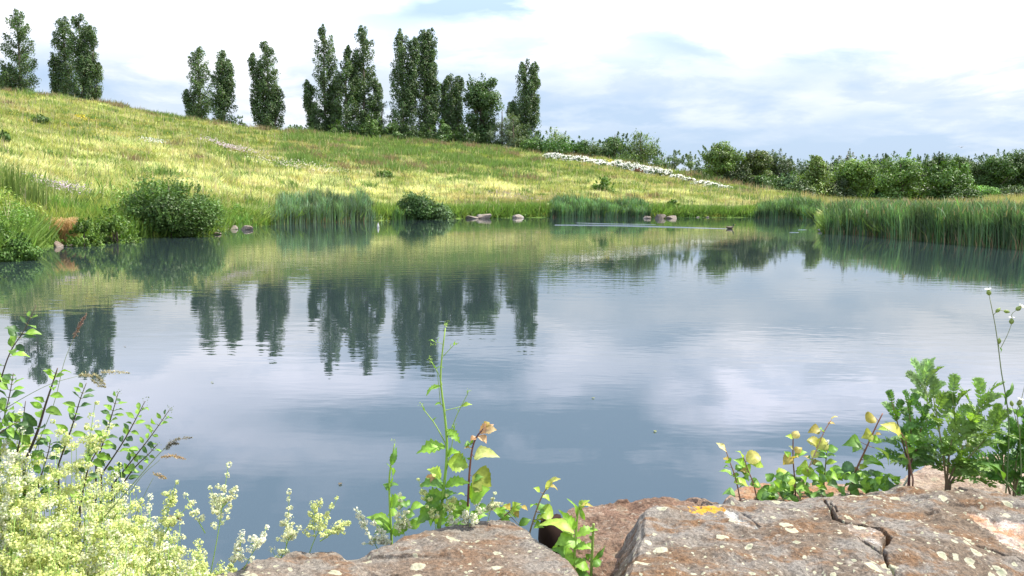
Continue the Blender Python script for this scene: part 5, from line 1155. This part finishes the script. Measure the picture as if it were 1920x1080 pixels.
def bedstraw_mass():
    r = np.random.RandomState(3600); st = MB(); bl = MB(); gl = MB()
    bx = [-80, 0, 40, 90, 130, 180, 215, 260, 300, 345, 400, 450]; by = [740, 768, 772, 785, 792, 818, 858, 896, 930, 985, 1040, 1080]
    for i in range(380):
        px = r.uniform(-80, 450); y0 = np.interp(px, bx, by); py = y0 + r.uniform(0, 1) ** .8 * (1190 - y0); f = (py - y0) / (1190 - y0 + 1)
        Y = 2.12 - .62 * f + r.normal(0, .06); tip = at(px, py, Y); foot = np.array([tip[0] + r.normal(-.03, .05), tip[1] + r.normal(-.02, .05), .78])
        panicle(st, bl, tip, foot, r, .17, .036, 7, 1.0, np.array(BCOL[1]) * [1, 1, .9] if r.rand() < .30 + .35 * (px < 150) else None)
        for k in range(3):
            q = foot + (tip - foot) * r.uniform(.3, .95); a = r.uniform(0, 2 * pi); e = q + [cos(a) * .016, sin(a) * .016, .006]; leaf(gl, q, e, .003, (.16, .30, .05), 'lance', r=r, nseg=3)
    o = st.build('bedstraw', M_stem); tag(o, 'dense mass of cream bedstraw blossom filling the lower left corner', 'wildflowers', kind='stuff')
    b = bl.build('blossom', M_petal, o); g = gl.build('foliage', M_leaf, o)
bedstraw_mass()
def spray(label, Y, tip, foot, seed, L=.15, wid=.03, lev=9, side=(), rad=.0085):
    r = np.random.RandomState(3700 + seed); f = at(foot[0], foot[1], Y); o = thing('bedstraw_stem', f - [0, 0, .12], label, 'wildflower', 'single bedstraw sprays over the water'); st = MB(); bl = MB()
    f2 = f - [0, 0, .12]; panicle(st, bl, at(tip[0], tip[1], Y), f2, r, L, wid, lev, 1.0, BCOL[seed % 3], rad)
    for s_ in side: panicle(st, bl, at(s_[0], s_[1], Y + r.normal(0, .02)), at(s_[2], s_[3], Y), r, s_[4] if len(s_) > 4 else .05, .014, 4, 1.0, BCOL[seed % 3], rad)
    st.build('stem', M_stem, o); bl.build('blossom', M_petal, o)
spray('highest cream bedstraw spray, standing above the mass in front of the branches', 2.0, (178, 758), (120, 960), 1, .16, .034, 9, [(100, 790, 130, 830, .07), (205, 800, 160, 870, .07)])
spray('spray of blossom at the far left edge above the mass', 1.95, (20, 812), (0, 960), 2, .12, .03, 7, [(-10, 820, 0, 860)])
spray('bedstraw spray with a lone top knot reaching right over open water', 2.02, (428, 872), (372, 1090), 3, .17, .028, 8, [(395, 915, 405, 960), (350, 930, 385, 1000, .07), (440, 915, 410, 960)])
spray('thin bedstraw spray between the mass and the lone top knot', 1.98, (330, 905), (280, 1060), 4, .16, .020, 8, [(310, 925, 305, 960), (352, 950, 310, 1000)])
spray('low bedstraw spray leaning right toward the rock edge', 2.05, (500, 990), (405, 1085), 5, .09, .016, 5, [(440, 1035, 445, 1050), (490, 1015, 470, 1020), (455, 1000, 450, 1030)])
spray('upright bedstraw spray behind the left end of the brown rock', 2.2, (543, 922), (530, 1050), 6, .15, .020, 8, [(510, 1030, 530, 1040), (560, 990, 535, 1030)])
spray('bedstraw spray with a horizontal top right of the upright one', 2.2, (632, 935), (560, 1040), 7, .12, .022, 7, [(600, 940, 590, 985), (655, 980, 610, 1000), (645, 1000, 600, 1015), (585, 945, 590, 1000)])
spray('small bedstraw spray at the left foot of the short mustard', 2.36, (668, 955), (735, 1010), 8, .07, .014, 5, [(690, 1000, 715, 1010), (682, 1020, 715, 1015), (700, 980, 715, 1000), (716, 1010, 725, 1020)], .007)
spray('bedstraw blossom climbing the right side of the short mustard', 2.38, (748, 928), (760, 1000), 9, .10, .018, 7, [(765, 960, 755, 985), (742, 970, 750, 990)], .007)
spray('bedstraw blossom in front of the tall mustard foot', 2.4, (784, 900), (820, 985), 10, .06, .012, 5, [(800, 950, 815, 975), (838, 930, 830, 970), (850, 935, 840, 970)], .006)
spray('bedstraw blossom between the tall mustard and the purple stemmed seedling', 2.42, (900, 935), (870, 990), 11, .07, .024, 6, [(862, 945, 865, 970), (875, 960, 870, 980), (845, 960, 850, 980), (908, 955, 885, 975)], .0075)
spray('tiny airy bedstraw sprig right of the purple stemmed seedling', 2.44, (927, 925), (890, 975), 12, .03, .010, 4, [(934, 948, 910, 955, .01), (915, 950, 905, 960, .01)], .005)
spray('bedstraw clumps on the left end of the brown rock', 2.15, (440, 1050), (400, 1100), 13, .05, .014, 4, [(415, 1070, 405, 1090)], .008)

# ------------------------------------------------------------------ birds and things on the water
def duck(label, px, py, s=1.0, ang=0.0, cols=((.10, .075, .05), (.03, .06, .04)), seed=0):
    q = onz(px, py, 0.0); o = thing('duck', q, label, 'duck', 'ducks on the pond'); ca, sa = cos(ang), sin(ang)
    def put(P_): P_ = np.asarray(P_, float) * s; return np.stack([q[0] + P_[:, 0] * ca - P_[:, 1] * sa, q[1] + P_[:, 0] * sa + P_[:, 1] * ca, P_[:, 2]], -1)
    body = MB(); st = [(-.27, 0, .12, .012), (-.22, 0, .10, .045), (-.12, 0, .07, .095), (0, 0, .06, .115), (.10, 0, .07, .10), (.16, 0, .10, .065), (.175, 0, .17, .040), (.18, 0, .22, .035), (.20, 0, .25, .042), (.235, 0, .25, .034), (.26, 0, .24, .016)]
    sd = 12; th = np.linspace(0, 2 * pi, sd, endpoint=False); rings = []; cc = []
    for i, (x, y, z, rd) in enumerate(st):
        vert = i < 6 or i > 7
        ring = np.stack([np.full(sd, x) + (0 if vert else rd * np.cos(th)), y + rd * (np.cos(th) if vert else np.sin(th)) * (.8 if i < 6 else 1), z + (rd * np.sin(th) * (.75 if i < 6 else 1) if vert else 0 * th)], -1)
        if not vert: ring = np.stack([x + rd * np.sin(th), y + rd * np.cos(th), np.full(sd, z)], -1)
        rings.append(ring); cc.append(np.tile(np.array(cols[0] if i < 7 else cols[1]), (sd, 1)))
    V = put(np.concatenate(rings)); k = len(st); i = np.arange(k - 1)[:, None] * sd; j = np.arange(sd)[None]; j2 = (j + 1) % sd
    body.add(V, [np.stack([i + j, i + j2, i + sd + j2, i + sd + j], -1).reshape(-1, 4)], np.concatenate(cc)); body.build('body', M_stem, o, smooth=True)
    b = MB(); bv = put([(.255, -.018, .245), (.255, .018, .245), (.255, 0, .262), (.32, -.012, .235), (.32, .012, .235), (.315, 0, .245), (.255, 0, .232), (.32, 0, .23)])
    b.add(bv, [np.array([[0, 3, 5, 2], [1, 2, 5, 4], [0, 6, 7, 3], [6, 1, 4, 7]]), np.array([[3, 7, 5], [7, 4, 5]])], (.45, .30, .05)); b.build('bill', M_stem, o)
    return o
duck('dark duck swimming right with a long bright wake behind it', 1369, 429, 1.1, 0.05)
duck('pale and brown duck at the tip of the big reed bed', 1541, 434, 1.0, 0.0, ((.42, .40, .38), (.14, .07, .04)))

def wake(pts, w, h, label):
    """a low raised ridge on the water, tapering out"""
    mb = MB(); p = np.array([onz(a, b, 0.0) for a, b in pts]); p = curve(p, 60); n = len(p); t = norm(np.gradient(p, axis=0)); s = np.stack([-t[:, 1], t[:, 0], 0 * t[:, 0]], -1); u = np.linspace(0, 1, n)
    fall = (np.sin(pi * np.clip(u * .9 + .1, 0, 1)) ** .5)[:, None]; prof = [(-1, -.4), (-.5, .45), (0, 1), (.5, .45), (1, -.4)]
    V = np.concatenate([p + s * w * a * (.4 + .6 * fall) + np.array([0, 0, 1.0]) * h * b * np.maximum(fall, .45) for a, b in prof]); F = []
    for k in range(4): q = np.arange(n - 1) + k * n; F.append(np.stack([q, q + 1, q + n + 1, q + n], -1))
    mb.add(V, np.concatenate(F)); o = mb.build('water_ripple', M_water, smooth=True); tag(o, label, 'ripple', kind='stuff')
wake([(1040, 422), (1150, 423), (1260, 426), (1364, 429)], .15, .045, 'long thin bright wake trailing behind the swimming duck')
wake([(1080, 418), (1160, 420), (1230, 421)], .08, .020, 'faint second line of the duck wake')
wake([(1480, 436), (1498, 436)], .07, .022, 'short bright ripple left of the reed bed tip')
wake([(1496, 431), (1512, 431)], .07, .022, 'shorter bright ripple left of the reed bed tip')

def gull():
    p = at(1803, 276, 150.0); o = thing('bird', p, 'small grey bird gliding in the sky over the wood at the right', 'bird'); s = MB(); d = norm(np.array([.8, .3, .42])); 
    tube(s, np.array([p - d * .28, p - d * .12, p + d * .08, p + d * .2, p + d * .26]), [.02, .09, .02], (.16, .17, .18), 8); s.build('body', M_stem, o, smooth=True)
    for sg in (-1, 1):
        w = MB(); sd_ = norm(np.cross(d, [0, 0, 1.0])) * sg; a = p + d * .08; b = a + sd_ * .38 + [0, 0, .14]; c = b + sd_ * .42 - [0, 0, .02] - d * .12
        up = np.array([0, 0, .015]); V = [a, b, c, b - d * .16, a - d * .2]; V = np.array(V + [v + up for v in V])
        w.add(V, [np.array([[0, 1, 3, 4], [5, 6, 8, 9]]), np.array([[1, 2, 3], [6, 7, 8]]), np.array([[0, 1, 6, 5], [1, 2, 7, 6], [3, 4, 9, 8], [2, 3, 8, 7]])], (.22, .23, .25)); w.build('wing', M_stem, o)
gull()
def floater():
    q = onz(709, 427, 0.0); mb = MB(); lathe(mb, np.array([q[0], q[1], -.06]), [0, 0, 1.0], [(0, .01), (.03, .06), (.12, .08), (.22, .06), (.30, .03), (.38, .012)], (.78, .78, .74), 12)
    tag(mb.build('float', M_petal, origin=q, smooth=True), 'tiny white float standing in the water left of the round shore bush', 'float')
floater()

def drifting_leaf(px, py, label, col, seed):
    r = np.random.RandomState(3900 + seed); q = onz(px, py, 0.006); a = r.uniform(0, 2 * pi); f = MB(); d = np.array([cos(a), sin(a), 0.0])
    leaf(f, q, q + d * r.uniform(.035, .055), .028, col, 'ovate', np.array([0, 0, 1.0]), .08, .05, 0, 8, r)
    tag(f.build('floating_leaf', M_leaf, origin=q), label, 'leaf', 'single leaves adrift on the water')
for i, (px, py, lab) in enumerate([(400, 716, 'tiny dark leaf adrift left of the mustard plants in open water'), (232, 650, 'dark speck of a leaf adrift beside the second poplar reflection'), (1230, 810, 'small leaf adrift in the middle of the right hand water'),
                                   (640, 905, 'small leaf adrift over the dark water left of the short mustard shoot'), (1110, 745, 'tiny leaf adrift right of the tall mustard plant')]):
    drifting_leaf(px, py, lab, (.14, .11, .05) if i % 2 else (.20, .22, .08), i)
